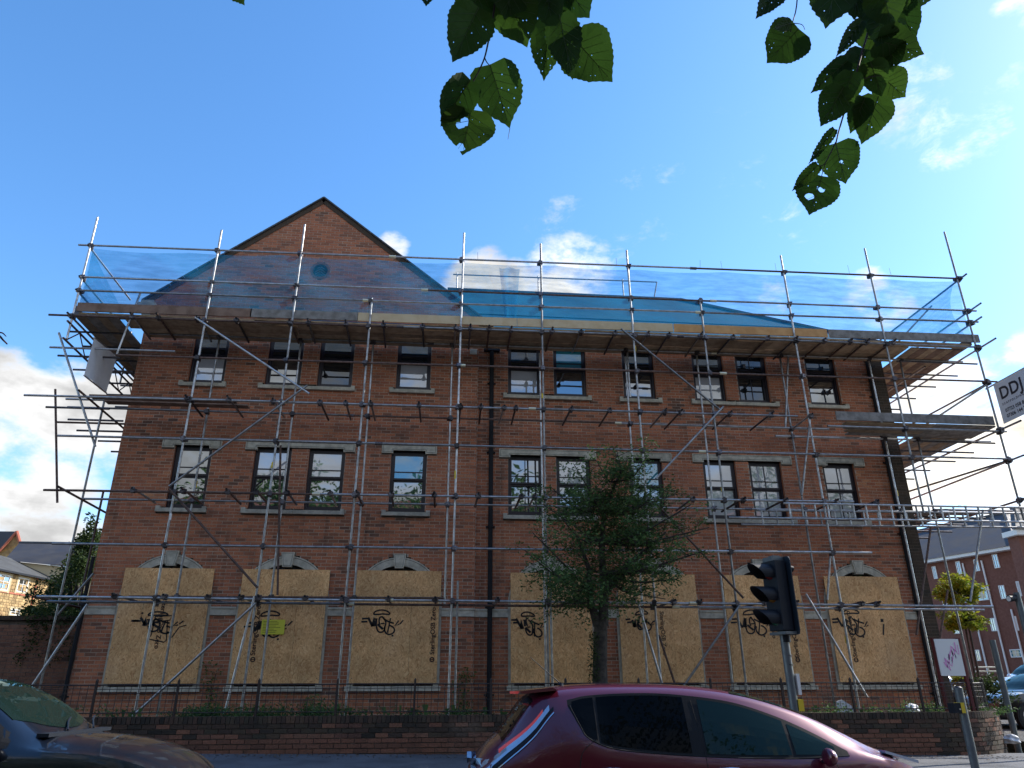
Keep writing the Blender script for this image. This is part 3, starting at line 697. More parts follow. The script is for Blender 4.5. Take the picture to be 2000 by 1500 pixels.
for i, x in enumerate(GX):
    yf = -.03 if x < XS else .07
    root = empty('window_hoarding', (x, yf, 1.66), bl[i], 'boarding', 'chipboard sheets closing the ground floor windows')
    h0, h1 = x-.915, x+.915; zsplit = 3.40
    for (xa, xb, za, zb) in ((h0, h0+1.22, 1.655, zsplit-.003), (h0+1.224, h1, 1.655, zsplit-.003), (h0, h1+.03 if i < 3 else h1, zsplit, 3.975)):
        q = MB(); w_ = rb.uniform(-.006, .006); q.prism([(xa, yf-.03, za), (xb, yf-.03+w_*.3, za), (xb, yf-.03+w_*.3, zb), (xa, yf-.03, zb)], (0, .018, 0)); q.obj('chipboard_sheet', OSB, root)
    ox, oz, sc, sy = offs[i]; tg = MB(); yy = yf-.034
    for pl, w in TAG:
        sh = (.0, .12, 0, -.1, .18, .06, .1)[i]; jx, jz = (0, 0) if i == 2 else (rb.uniform(-.03, .03), rb.uniform(-.03, .03))
        P = [(x+ox+TCZ[0]+(p[0]-TCZ[0])*sc+(p[1]-TCZ[1])*sh+jx, oz+TCZ[1]+(p[1]-TCZ[1])*sy+jz+(p[0]-TCZ[0])*sh*.3) for p in pl]
        if i == 6 and pl is TAG[-1][0]: continue
        stroke_mesh(tg, P, w, yy)
    if i == 0:
        for bx_ in ([(-.14, 2.98), (-.16, 2.60), (-.20, 2.52), (.12, 2.46), (.17, 2.50)], [(-.14, 2.86), (.17, 2.90), (.19, 2.99), (-.13, 2.97)], [(.12, 2.9), (.16, 2.5)], [(.26, 2.55), (.38, 2.76), (.52, 2.80)]): stroke_mesh(tg, [(x+p_[0]+.02, p_[1]) for p_ in bx_], .022, yy)
    if i == 6:
        for sp_n, P_, w_e in (('spray_dot', [(x+.30, 2.98), (x+.37, 2.98)], .07), ('spray_dash', [(x+.36, 2.90), (x+.30, 2.66)], .035)):
            ts = MB(); stroke_mesh(ts, P_, w_e, yy); ts.obj(sp_n, SPRAY, root)
    tg.obj('spray_tag', SPRAY, root)
    yt = yf-.0335
    if i == 0:
        lettering('board_print', 'SterlingOSB Zero', .135, rot_text(x-.03, 3.30, yt, False), INK, root)
        lettering('board_print', '\u2014 \u2014   \u25cf \u2013\u2013\u2013', .06, rot_text(x-.42, 3.25, yt, False), INK, root, 1.0)
    elif i == 1: lettering('board_print', 'SterlingOSB Zero', .14, rot_text(x-.45, 2.20, yt), INK, root)
    elif i == 2: lettering('board_print', 'SterlingOSB Zero', .135, rot_text(x+.84, 2.22, yt), INK, root)
    elif i == 4: lettering('board_print', 'SterlingOSB Zero', .13, rot_text(x+.02, 3.15, yt, False), INK, root)
    elif i == 5:
        lettering('board_print', 'SterlingOSB Zero', .135, rot_text(x+.10, 3.55, yt, False), INK, root)
        lettering('board_print', 'SterlingOSB Zero', .135, rot_text(x+.66, 2.16, yt), INK, root)
    elif i == 6: lettering('board_print', 'SterlingOSB Zero', .14, rot_text(x-.42, 2.18, yt), INK, root)
    if i in (1, 2, 5, 6):   # round maker's mark at the foot of the print
        px_ = {1: -.48, 2: .80, 5: .62, 6: -.46}[i]; q = MB(); cx_, cz_ = x+px_, 2.12
        for k in range(16):
            t0, t1 = 2*math.pi*k/16, 2*math.pi*(k+1)/16
            q.quad((cx_+.03*math.cos(t0), yt-.001, cz_+.03*math.sin(t0)), (cx_+.055*math.cos(t0), yt-.001, cz_+.055*math.sin(t0)), (cx_+.055*math.cos(t1), yt-.001, cz_+.055*math.sin(t1)), (cx_+.03*math.cos(t1), yt-.001, cz_+.03*math.sin(t1)))
        q.box(cx_-.03, cx_+.03, yt-.0015, yt, cz_-.008, cz_+.008); q.obj('round_mark', INK, root)
    # fixing screws
    for zz in (1.75, 2.35, 2.95, 3.3):
        for xx in (h0+.05, h1-.05):
            q = MB(); q.tube((xx, yf-.033, zz), (xx, yf-.028, zz), .010, seg=6); q.obj('screw', CLAMP, root)
# yellow notice fixed to the second hoarding
p0 = at(512, 1210, -.1); p1 = at(554, 1239, -.1)
root = empty('yellow_notice', (p0.x, -.09, p1.z), 'small bright yellow printed notice fixed to the second boarded window from the left', 'notice')
q = MB(); q.box(p0.x, p1.x, -.086, -.080, p1.z, p0.z); q.obj('sheet', mat('yellow_card', (.66, .64, .06), .6), root)
tx = MB(); hh = (p0.z-p1.z)
for k in range(8):
    wd = rb.uniform(.55, .9); zz = p0.z-hh*(.12+k*.105); tx.box(p0.x+.03, p0.x+.03+(p1.x-p0.x-.06)*wd, -.0875, -.086, zz-.006, zz+.006)
tx.obj('printed_lines', mat('olive_print', (.22, .22, .03), .8), root)
# ------------------------------------------------------------------ scaffolding
YO, YI, YW = -1.35, -.35, -.30
TR = .0242
scf = empty('scaffolding', (2.5, -1.0, 1.06), 'galvanised tube scaffolding standing across the whole brick facade, with timber lifts and toe boards', 'scaffolding')
rs = random.Random(11)
SEGS = []
def tubep(name, a, b, material=None, r=TR, parent=None):
    a, b = Vector(a), Vector(b)
    q = MB(); q.tube(a, b, r, seg=12, caps=False)
    # open ends: a short dark bore
    d = (b-a).normalized()
    o = q.mesh(name, [material or TUBE, DARK], 50)
    q2 = MB(); q2.v = list(q.v); 
    ob = link(name, None, parent) if False else None
    me = MB(); me.v, me.f, me.mi = q.v, q.f, q.mi
    u = d.orthogonal().normalized(); w = d.cross(u)
    for c, s_ in ((a, 1), (b, -1)):
        c2 = c+d*.004*s_; i = len(me.v)
        me.v += [tuple(c2+(u*math.cos(2*math.pi*k/12)+w*math.sin(2*math.pi*k/12))*r*.97) for k in range(12)]; me.f.append(tuple(range(i, i+12))); me.mi.append(1)
    bpy.data.meshes.remove(o)
    return me.obj(name, [material or TUBE, DARK], parent or scf, smooth=50)
def std(x, y, z0, z1, m_=None, lean=0):
    return tubep('standard', (x, y, z0), (x+lean, y, z1), m_)
BED = 1.03
OX = {'a': -8.39, 'b': -5.49, 'c': -3.57, 'd': -1.81, 'e': .31, 'f': 2.27, 'g': 4.52, 'h': 6.28, 'i': 8.60, 'j': 10.94, 'k': 13.37}
std(-8.38, YO, 8.75, 11.98); std(-5.52, YO, BED, 11.79, lean=.04); std(-3.60, YO, BED, 12.08, lean=.06); std(-1.84, YO, BED, 10.11, lean=.06)
std(.29, YO, BED, 12.08, lean=.07); std(.42, YO+.03, BED, 3.6); std(2.26, YO, BED, 11.88, lean=.03); std(2.34, YO, BED, 3.9)
std(4.55, YO, BED, 11.82, lean=-.06); std(6.31, YO, BED, 10.52, lean=-.04); std(8.63, YO, BED, 11.90, lean=-.06); std(10.96, YO, 5.2, 12.26, lean=-.03); std(13.39, YO, BED, 12.93, lean=-.06)
for x, z0, z1 in ((-5.44, BED, 9.4), (-3.51, BED, 9.9), (-1.77, BED, 9.35), (.17, 3.2, 9.9), (4.6, 8.2, 9.9), (4.54, BED, 9.3), (6.41, BED, 9.5), (8.64, BED, 9.5), (11.06, BED, 9.5), (2.35, BED, 9.3), (11.93, BED, 9.6)):
    std(x, YI if x != 2.35 else YI-.02, z0, z1)
std(13.3, 3.2, .4, 10.6); std(11.95, 3.2, .4, 9.4)
# left end
std(-7.76, YI, .9, 7.79); std(-7.45, .6, 1.0, 7.6); tubep('standard', (-8.78, YI-.2, 7.85), (-8.16, YI-.2, 5.25), TUBER); std(-7.6, .2, 3.2, 5.7, TUBER)
std(-8.38, 1.6, 8.9, 10.4)
# ledgers: measured heights at both ends, (left x, right x, left z, right z, y)
LEDG = [(-8.65, 13.45, 11.19, 11.48, YO), (-8.45, 13.62, 10.33, 10.53, YO), (-8.42, 13.60, 9.98, 10.20, YO), (-8.86, 13.4, 9.30, 9.47, YO-.05), (-7.25, 13.62, 8.38, 8.52, YO-.05),
        (-8.92, 8.3, 7.36, 7.45, YO-.05), (-8.05, 13.45, 6.48, 6.52, YO-.05), (-8.06, 9.3, 5.31, 5.41, YO-.05), (-7.65, 9.5, 4.23, 4.27, YO-.05), (-7.7, 12.05, 3.21, 3.16, YO-.05), (-7.55, 11.9, 3.13, 3.10, YO+.05),
        (-7.05, 13.65, 9.40, 9.52, YI-.05), (-8.5, 9.6, 7.48, 7.50, YI-.05), (-7.75, 13.98, 5.38, 5.47, YI-.05), (-6.4, .15, 3.34, 3.36, YI), (-8.8, -6.1, 8.62, 8.62, YO+.2), (9.0, 13.5, 7.22, 7.22, YO-.05), (8.2, 13.9, 7.30, 7.32, YI), (-8.95, -6.2, 7.30, 7.30, YI+.5), (-8.4, -7.0, 7.55, 7.55, YI-.4)]
for x0, x1, z0, z1, y in LEDG:
    L = x1-x0; n = max(1, round(L/6.4)); cuts = [x0]+[x0+L*(k+rs.uniform(-.12, .12))/n for k in range(1, n)]+[x1]
    for a, c in zip(cuts, cuts[1:]):
        za, zc = z0+(z1-z0)*(a-x0)/L, z0+(z1-z0)*(c-x0)/L
        dy = rs.uniform(-.008, .008)
        tubep('ledger', (a, y+dy, za), (c, y+dy, zc+rs.uniform(-.01, .01)), TUBER if rs.random() < .12 else TUBE)
        if c != x1:
            q = MB(); q.tube((c-.08, y, zc), (c+.08, y, zc), .036, seg=10); q.obj('sleeve_coupler', SLEEVE if rs.random() < .7 else CLAMP, scf, smooth=50)
# couplers where tubes cross (one shape shared)
cp = MB(); cp.box(-.038, .038, -.055, .045, -.034, .034); cp.box(-.03, .03, -.03, .07, -.05, .05); cp.tube((-.065, -.02, -.012), (.065, -.02, -.012), .009, seg=6); cp.tube((.045, -.07, .02), (.045, .03, .02), .008, seg=6); cp.box(-.058, -.038, -.04, .0, -.02, .02)
cme = cp.mesh('coupler', CLAMP)
cn = [0]
def coupler(x, y, z, s=1.0):
    s *= 1.2
    if cn[0] >= 290: return
    o = bpy.data.objects.new('coupler', cme); COL.objects.link(o); o.parent = scf; o.matrix_parent_inverse = Matrix.Translation(-scf.location)
    o.location = (x, y, z); o.rotation_euler = (rs.uniform(-.2, .2), rs.choice([0, 0, R(90)]), rs.uniform(-.3, .3)); o.scale = (s, s, s); cn[0] += 1
stds = [(-8.38, 8.7, 12), (-5.5, 1, 11.8), (-3.57, 1, 12), (-1.81, 1, 10.1), (.32, 1, 12), (2.27, 1, 11.9), (4.52, 1, 11.8), (6.29, 1, 10.5), (8.60, 1, 11.9), (10.94, 5.2, 12), (13.36, 1, 12.9)]
for x0, x1, z0, z1, y in LEDG:
    if y < -1:
        for sx, a, c in stds:
            if x0-.02 < sx < x1 and a < z0 < c: coupler(sx, y+.03, z0+(z1-z0)*(sx-x0)/(x1-x0))
    else:
        for sx in (-5.44, -3.51, -1.77, .17, 4.54, 6.41, 8.64, 11.06, 11.93):
            if x0 < sx < x1: coupler(sx, y+.02, z0+(z1-z0)*(sx-x0)/(x1-x0))
# transoms, measured front ends
def transom(px, py, zo=0, y0=None, y1=None):
    pass
def transoms(pxs, z_of, row_px, up=.05):
    for px in pxs:
        p = at(px, row_px(px), YO-.22); x = p.x; z = z_of(x)
        y0 = YO-rs.uniform(.12, .24); y1 = YI+rs.uniform(.06, .2)
        sk = rs.uniform(-.03, .03)
        tubep('transom', (x, y0, z+up), (x+sk, y1, z+up+rs.uniform(-.01, .01)), CLAMP if rs.random() < .3 else (TUBER if rs.random() < .5 else TUBE))
        coupler(x, YO-.05, z+.02, .9)
zl = lambda z0, z1: (lambda x: z0+(z1-z0)*(x+8.4)/22)
transoms([252, 304, 381, 458, 563, 600, 674, 748, 825, 890, 919, 956, 1000, 1080, 1137, 1204, 1269, 1310, 1372, 1436, 1505, 1560, 1617, 1667, 1700, 1751], zl(9.30, 9.47), lambda x: 618+(x-250)*.03)
transoms([362, 444, 531, 623, 674, 723, 818, 900, 940, 986, 1009, 1118, 1194, 1302, 1334, 1431, 1512, 1590], zl(7.36, 7.45), lambda x: 770+(x-350)*.032)
transoms([255, 354, 441, 498, 558, 644, 696, 764, 848, 935, 1020, 1046, 1150, 1240, 1358, 1457, 1540, 1640, 1720], zl(5.31, 5.41), lambda x: 950+(x-250)*.018)
transoms([218, 316, 402, 467, 503, 594, 667, 758, 850, 973, 1130, 1240, 1320, 1370, 1500, 1560, 1690, 1720], zl(3.21, 3.16), lambda x: 1162+(x-200)*.008)
# braces, both ends measured against the plane they run in
def brace(a, b, ya=YO-.1, yb=None, m_=None):
    pa = at(*a, ya); pb = at(*b, ya if yb is None else yb); tubep('brace', pa, pb, m_)
brace((381, 620), (604, 769)); brace((600, 753), (330, 950)); brace((330, 954), (503, 1148), m_=TUBER); brace((500, 1178), (258, 1400), YO-.14)
brace((1213, 642), (1406, 800)); brace((1413, 794), (1281, 935)); brace((1283, 985), (1452, 1168), m_=TUBER); brace((1445, 1182), (1334, 1342), m_=TUBE)
brace((1246, 1176), (1296, 1345)); brace((115, 650), (186, 872), YO); brace((171, 1180), (64, 1338), YO-.3); brace((183, 1120), (112, 1202), YI)
brace((497, 1165), (438, 1395), YO-.1); brace((1583, 812), (1566, 968), YI-.1); brace((1541, 655), (1534, 836), YI); brace((1574, 1160), (1694, 1362), YO-.1)
brace((1622, 1080), (1616, 1172), YI); brace((1818, 1030), (1790, 1240), YO+.3, m_=TUBER); brace((1920, 996), (1895, 1175), YO); brace((1851, 1152), (1824, 1316), YI, m_=TUBER)
brace((1287, 1240), (1318, 1335), YI-.2, m_=TUBER)
brace((548, 870), (542, 1162), YI-.1, m_=TUBER); brace((227, 695), (275, 570), YO+.2)
# right return, running back from the corner standard at each rail height
for z, yb, ex in ((11.47, 4.2, .25), (10.50, 4.2, .45), (10.16, 4.2, .35), (9.44, 4.3, .60), (8.50, 2.2, 0), (7.28, 4.2, .65), (6.50, 4.0, .45), (5.55, 4.2, .3)):
    tubep('ledger', (13.42, YO-ex, z), (13.36, yb, z+.02)); coupler(13.4, YO, z)
for z in (9.40, 7.22, 5.5):
    for y in (-.6, .2, 1.0, 1.9, 2.8, 3.7): tubep('transom', (11.75, y, z-.03), (13.75+rs.uniform(-.1, .2), y, z-.03), CLAMP)
tubep('brace', (13.35, YO, 8.45), (12.0, .9, 7.5)); tubep('brace', (13.38, YO-.05, 6.5), (12.0, 3.6, 6.4)); tubep('brace', (13.35, -.2, 11.3), (11.9, 1.8, 9.6))
tubep('ledger', (11.8, 0.4, 9.36), (11.8, 4.2, 9.36)); tubep('ledger', (12.6, YI, 9.36), (12.6, 4.2, 9.36))
# left return
for z, y0, y1 in ((10.30, YO-.1, 3.5), (9.95, YO-.1, 3.4), (11.15, YO-.05, 1.2), (9.30, YO-.2, 4.2), (7.42, YO-.3, 3.6), (5.35, YO-.2, 3.4), (3.2, YO-.1, 2.6)):
    x = -8.40 if z > 8 else -7.72; tubep('ledger', (x, y0, z), (x, y1, z), TUBER if z < 8 else TUBE)
for z in (9.24, 8.62, 7.36):
    for y in (-.7, .1, .9, 1.7, 2.6): tubep('transom', (-8.75+rs.uniform(-.1, .1), y, z), (-7.45, y, z), CLAMP)
def lattice(name, a, b, depth, pitch, vertical=True, slope=0, m_=None):
    """ladder or lattice beam: two chords and rungs"""
    a, b = Vector(a), Vector(b); d = (b-a); L = d.length; d.normalize(); dn = Vector((0, 0, -depth))
    q = MB(); q.tube(a, b, TR, seg=10); q.tube(a+dn, b+dn, TR, seg=10); o = q.obj(name, m_ or TUBE, scf, smooth=50)
    k = 0; t = .12
    while t < L-.1:
        r = MB()
        if vertical: r.tube(a+d*t, a+d*t+dn, .021, seg=8)
        else:
            p, q_ = (a+d*t, a+d*min(t+pitch, L)+dn) if k % 2 else (a+d*t+dn, a+d*min(t+pitch, L)); r.tube(p, q_, .015, seg=6)
        r.obj('rung', m_ or TUBE, o, smooth=50); t += pitch; k += 1
    return o
pA = at(1530, 983, YO-.1); pB = at(2050, 996, YO-.1); lattice('ladder_beam', (pA.x, YO-.1, pA.z), (16.2, YO-.1, pA.z+.02), .33, .30)
pA = at(1524, 1000, YI-.05); lattice('ladder_beam', (pA.x-.6, YI-.1, 5.40), (16.6, YI-.1, 5.47), .34, .36)
tubep('ledger', (6.3, YO-.12, 4.99), (9.3, YO-.12, 5.0)); tubep('ledger', (7.0, YI-.1, 5.06), (10, YI-.1, 5.07))
lattice('lattice_beam', (-8.38, YO-.15, 9.12), (-8.38, 3.4, 9.12), .42, .5, False, m_=TUBER); lattice('lattice_beam', (-7.9, 1.4, 9.15), (-7.9, 4.6, 9.15), .42, .5, False, m_=TUBER)

for (tx_, ty_, tz_) in ((-5.5, YO-.03, 4.75), (-3.59, YO-.03, 5.9), (.31, YO-.03, 5.75), (2.26, YO-.03, 7.7), (-5.44, YI, 5.7), (11.1, YI, 5.85), (6.29, YO, 5.6), (8.62, YO, 2.4), (4.53, YO, 9.0)):
    q = MB(); q.tube((tx_, ty_+.03, tz_), (tx_, ty_+.03, tz_+rs.uniform(.08, .2)), .0262, seg=12, caps=False); q.obj('paint_band', YEL if rs.random() < .7 else WHITE, scf, smooth=50)
# boards -----------------------------------------------------------------
def board(x0, x1, y, z, w=.222, t=.038, m_=WOOD, along='x'):
    q = MB(); zz = z+rs.uniform(0, .004); tw = rs.uniform(-.004, .004)
    if along == 'x': q.box(x0+.004, x1-.004, y+.003+tw, y+w-.003+tw, zz, zz+t)
    else: q.box(y+.003+tw, y+w-.003+tw, x0+.004, x1-.004, zz, zz+t)
    return q.obj('scaffold_board', m_, scf)
x = -8.3; k = 0
for r_ in range(5):
    y = YO+.06+r_*.228; x = -7.4+rs.uniform(-.4, .3) if r_ else -8.3
    while x < 11.7:
        xe_ = min(x+3.88, 11.75 if r_ else 13.3)
        if xe_-x > .4:
            zb = 9.43+.15*(x+8.4)/22-.05; board(x, xe_, y, 9.40+.17*((x+xe_)/2+8.4)/22, m_=WOOD)
        x = xe_
for i in range(6):
    board(YO+.3, 2.2, 11.82+i*.232, 9.52+.0, along='y', m_=WOODR if i % 2 else WOOD); board(2.21, 4.2, 11.82+i*.232, 9.52, along='y')
for i in range(4):
    board(YO+.05, 1.9, -8.36+i*.228, 9.36, along='y', m_=WOODG if i % 2 else WOOD); board(1.91, 4.3, -8.36+i*.228, 9.36, along='y', m_=WOODG)
# second lift, right hand corner platform and the few boards left on the left end
for r_ in range(4): board(9.55+r_*.15, 11.8, YO+.06+r_*.228, 7.36, m_=WOODG if r_ % 2 else WOOD); board(11.81, 13.35, YO+.06+r_*.228, 7.36, m_=WOODG)
for i in range(6): board(-.42, 3.4, 11.86+i*.232, 7.36, along='y', m_=WOODG if i % 2 else WOOD)
board(-7.7, -4.6, YO+.12, 7.46, m_=WOODR); board(-7.5, -4.4, YO+.42, 7.46, m_=WOODR)
for i in range(4): board(-.1+i*.0, 2.4, 11.9+i*.24, 5.52+.045*(i % 2), along='y', m_=WOODG)
board(11.9, 13.6, .3, 5.60, m_=WOODG); board(11.8, 13.7, .55, 5.66, m_=WOODR)
# toe boards, each with its own timber
def toe(px0, px1, m_, y=YO+.03, zoff=0, h=.215, z_=None, lab=None):
    xa, xb = at(px0, 630, y).x, at(px1, 650, y).x
    f_ = lambda x: (9.46+.17*(x+8.4)/22) if z_ is None else z_
    q = MB(); za, zb = f_(xa)+zoff, f_(xb)+zoff; q.prism([(xa+.004, y-.02, za), (xb-.004, y-.02, zb), (xb-.004, y-.02, zb+h), (xa+.004, y-.02, za+h)], (0, .036, 0)); return q.obj('toe_board', m_, scf, label=lab)
toe(143, 486, WOODR, lab='reddish brown weathered toe board'); toe(486, 697, WOODG, lab='dull grey toe board'); toe(697, 1010, WOODP, lab='pale new toe board'); toe(1010, 1315, WOODP, lab='pale new toe board'); toe(1315, 1615, WOODO, lab='orange brown toe board'); toe(1615, 1909, WOODG, lab='grey weathered toe board')
p = at(1632, 803, YO); q = MB(); q.box(p.x, 13.3, YO+.0, YO+.036, 7.40, 7.62); q.obj('toe_board', WOODG, scf)
q = MB(); q.box(13.26, 13.30, YO+.05, 4.2, 9.56, 9.78); q.obj('toe_board', WOODR, scf)
q = MB(); q.box(-8.42, -8.385, YO+.05, 4.2, 9.40, 9.62); q.obj('toe_board', WOODG, scf)
# blue debris netting ------------------------------------------------------
def netting(name, fn, nu, nv, label=None):
    q = MB(); G = [[fn(i/nu, j/nv) for i in range(nu+1)] for j in range(nv+1)]
    for j in range(nv):
        for i in range(nu): q.quad(G[j][i], G[j][i+1], G[j+1][i+1], G[j+1][i])
    me = q.mesh(name, NET); bm = bmesh.new(); bm.from_mesh(me); bmesh.ops.remove_doubles(bm, verts=bm.verts, dist=.0005)
    for f in bm.faces: f.smooth = True
    bm.to_mesh(me); bm.free(); return link(name, me, nets, label=label)
nets = empty('debris_netting', (2.5, YO, 9.7), 'translucent blue debris netting stretched along the top guard rails of the scaffolding', 'netting')
def f1(u, v):
    x = -8.33+u*(13.33+8.33); zt = 11.19+.29*u-.05-.05*abs(math.sin(u*31)); zb = 9.66+.17*u
    return (x, YO+.055+.06*math.sin(u*57+v*4)*(1-abs(2*v-1))+.03*math.sin(u*23), zb+(zt-zb)*v)
netting('net_panel', f1, 150, 8)
def f2(u, v):
    return (13.30-.35*(math.sin(math.pi*v)**1)*(1-u)*.8, YO+.1+u*4.0, 9.7+(11.42-9.7)*v)
netting('net_panel', f2, 16, 8)
def f3(u, v):
    a = at(975+40*u-12*(1-v), 516, YO+.12); x = a.x+.25*(1-v)*(u-.5); return (a.x+(.3-.25*u)*(1-v), YO+.12+.05*math.sin(u*9), 9.7+(11.2-9.7)*v)
netting('net_fold', f3, 6, 8)
def f4(u, v):
    return (-8.36, YO+.1+u*3.2, 9.6+(11.1-9.6)*v*(1-.5*u))
netting('net_panel', f4, 10, 6)
for px in (933, 1205, 1367, 1410, 1515, 1657, 1737):
    p = at(px, 522, YO); q = MB(); z0 = 11.19+.29*(p.x+8.4)/21.8; q.tube((p.x, YO, z0), (p.x+rs.uniform(-.04, .04), YO-.02, z0+rs.uniform(.15, .28)), .004, seg=5); q.obj('cable_tie', BLACKP, nets)

# scaffolder's banners -----------------------------------------------------
SHEET = mat('banner_vinyl', (.62, .64, .68), .6, noise=((.52, .54, .58), .6), scale=4, bump=(3, .4))
# right: hangs beside the corner standard, reading from the street side
bx = 13.46; pa = at(1931, 748, YO); yb0 = YO-.08; zt, zb_ = 8.40, 7.40
ban = empty('scaffolder_banner', (bx, YO-.6, zb_), 'white lettered banner lashed to the right hand corner pole of the scaffolding', 'banner')
q = MB(); q.quad((bx, yb0, zt), (bx, yb0-1.35, zt), (bx, yb0-1.35, zb_), (bx, yb0, zb_)); q.quad((bx+.006, yb0, zb_), (bx+.006, yb0-1.35, zb_), (bx+.006, yb0-1.35, zt), (bx+.006, yb0, zt)); q.obj('banner_sheet', SHEET, ban)
def Mx(y, z):   # text that faces -X and runs towards the street
    return Matrix.Translation((bx-.003, y, z)) @ Matrix(((0, 0, -1, 0), (-1, 0, 0, 0), (0, 1, 0, 0), (0, 0, 0, 1)))
LT = mat('banner_print', (.02, .02, .03), .6)
lettering('logo_lettering', 'DDJ', .42, Mx(yb0-.12, 7.98), LT, ban, 1.05); lettering('small_lettering', 'S C A F F O L D I N G', .075, Mx(yb0-.12, 7.83), LT, ban)
lettering('phone_number', '07723 058 835', .12, Mx(yb0-.16, 7.64), LT, ban); lettering('phone_number', '07306 144 711', .12, Mx(yb0-.16, 7.50), LT, ban)
q = MB(); q.tube((bx+.03, yb0+.3, zt+.03), (bx+.03, yb0-1.6, zt+.03), .02); q.obj('banner_rail', TUBE, ban, smooth=50)
# left: blank back of a banner hanging askew
bx2 = -7.86
pts_ = [atx(184, 659, -7.86), atx(229, 695, -7.86), atx(208, 768, -7.80), atx(164, 733, -7.80)]
ban2 = empty('blank_banner', pts_[2], 'pale grey banner hanging askew under the left end of the top scaffold lift', 'banner')
q = MB(); 
def bl2(u, v):
    a = pts_[0].lerp(pts_[1], u); c = pts_[3].lerp(pts_[2], u); p = a.lerp(c, v); p.x += .04*math.sin(u*6)*v; return p
for i in range(8):
    for j in range(8): q.quad(bl2(i/8, j/8), bl2((i+1)/8, j/8), bl2((i+1)/8, (j+1)/8), bl2(i/8, (j+1)/8))
me = q.mesh('banner_sheet', SHEET, 60); bm = bmesh.new(); bm.from_mesh(me); bmesh.ops.remove_doubles(bm, verts=bm.verts, dist=.0005); bm.to_mesh(me); bm.free(); link('banner_sheet', me, ban2)
for a_, c_ in ((pts_[0], pts_[1]), (pts_[3], pts_[2])): q = MB(); q.tube(a_, c_, .018); q.obj('banner_rail', TUBE, ban2, smooth=50)
# ------------------------------------------------------------------ planting bed and boundary wall
b = MB()
b.poly([(-14, -2.9, 1.03), (9.3, -2.85, 1.03), (10.4, -2.6, 1.04), (11.1, -1.95, 1.05), (11.8, -1.0, 1.06), (12.4, 0, 1.06), (12.8, 1.3, 1.06), (12.9, 9, 1.06), (-14, 9, 1.06)])
b.obj('planting_bed', SOIL, kind='structure')
PATH = smooth_pts([(9.2, -3.0), (9.9, -2.93), (10.55, -2.6), (11.15, -2.0), (11.8, -1.05), (12.4, -.15), (12.85, 1.2), (13.0, 3.0), (13.0, 6.0)], 8)
PATH = [Vector((-12.0, -3.0)), Vector((9.2, -3.0))]+PATH[1:]
def along(path):
    cum = [0]
    for a, c in zip(path, path[1:]): cum.append(cum[-1]+(c-a).length)
    def f(s):
        for k in range(len(path)-1):
            if s <= cum[k+1] or k == len(path)-2:
                t = (s-cum[k])/(cum[k+1]-cum[k]); d = (path[k+1]-path[k]).normalized(); return path[k].lerp(path[k+1], t), d
    return f, cum[-1]
pf, PL = along(PATH)
bw = empty('boundary_wall', (0, -3, .3), 'low old brick boundary wall with brick on edge coping, curving away at the right corner', 'wall')
MOSS = brick_mat('mossy_brick', [(.025, .022, .018), (.05, .038, .03), (.085, .05, .036), (.06, .05, .035), (.12, .07, .045)], stain=.8)
core = MB()
n = 60
pts2 = [pf(PL*k/240) for k in range(241)]
for (p, d), (p2, d2) in zip(pts2, pts2[1:]):
    n1 = Vector((d.y, -d.x)); n2_ = Vector((d2.y, -d2.x)); a = p-n1*.012; c = p2-n2_*.012; e = p-n1*.24; g = p2-n2_*.24
    core.quad((a.x, a.y, .1), (c.x, c.y, .1), (c.x, c.y, 1.10), (a.x, a.y, 1.10)); core.quad((e.x, e.y, 1.09), (g.x, g.y, 1.09), (g.x, g.y, .1), (e.x, e.y, .1)); core.quad((a.x, a.y, 1.10), (c.x, c.y, 1.10), (g.x, g.y, 1.09), (e.x, e.y, 1.09))
wl = core.obj('wall_core', MORTD, bw)
bm_ = MB(); bm_.box(-.107, .107, -.006, .09, .006, .069); bme = bm_.mesh('brick', BR2); bme2 = bm_.mesh('brick', MOSS)
cm_ = MB(); cm_.box(-.033, .033, -.012, .225, 0, .108); cmeh = cm_.mesh('coping_brick', MOSS)
BR2O = brick_mat('wall_brick', [(.10, .052, .038), (.18, .08, .05), (.22, .095, .06), (.15, .075, .05)], stain=.7); bm_.mesh('x', BR2O); bme3 = bm_.mesh('brick', BR2O)
cand = []
for r_ in range(12):
    z = 1.0-.078*(r_+1)
    if z < .22: break
    s = -.1 + (.112 if r_ % 2 else 0); 
    while s < PL-.1:
        if s > .2:
            p, d = pf(s); cand.append((p, d, z, r_))
        s += .225
cand.sort(key=lambda q: (Vector((q[0].x, q[0].y, q[2]))-CAM).length + (30 if (1.8 < q[0].x < 7.2) or q[2] < gz(q[0].x)-.08 else 0))
def put(me, name, loc, ang, parent, M0):
    o = bpy.data.objects.new(name, me); COL.objects.link(o); o.parent = parent; o.matrix_parent_inverse = M0; o.location = loc; o.rotation_euler = (0, 0, ang); return o
st_ = {0: MB(), 1: MB(), 2: MB()}
for i, (p, d, z, r_) in enumerate(cand):
    ang = math.atan2(d.y, d.x); j = rs.uniform(-.004, .004); n1 = Vector((d.y, -d.x))
    which = 2 if r_ >= 3 and p.x < 9 else (1 if rs.random() < (.75 if r_ < 2 or p.x > 7 else .2) else 0)
    loc = (p.x+n1.x*j, p.y+n1.y*j, z+rs.uniform(-.002, .002))
    if i < 300: put((bme, bme2, bme3)[which], 'brick', loc, ang, wl, Matrix.Identity(4))
    else: st_[which].obox((loc[0]-n1.x*.04, loc[1]-n1.y*.04, z+.0375), Vector((d.x, d.y, 0)), Vector((-n1.x, -n1.y, 0)), Z_, .107, .046, .0315)
for k, mt in ((0, BR2), (1, MOSS), (2, BR2O)): st_[k].obj('brickwork', mt, wl, kind='stuff')
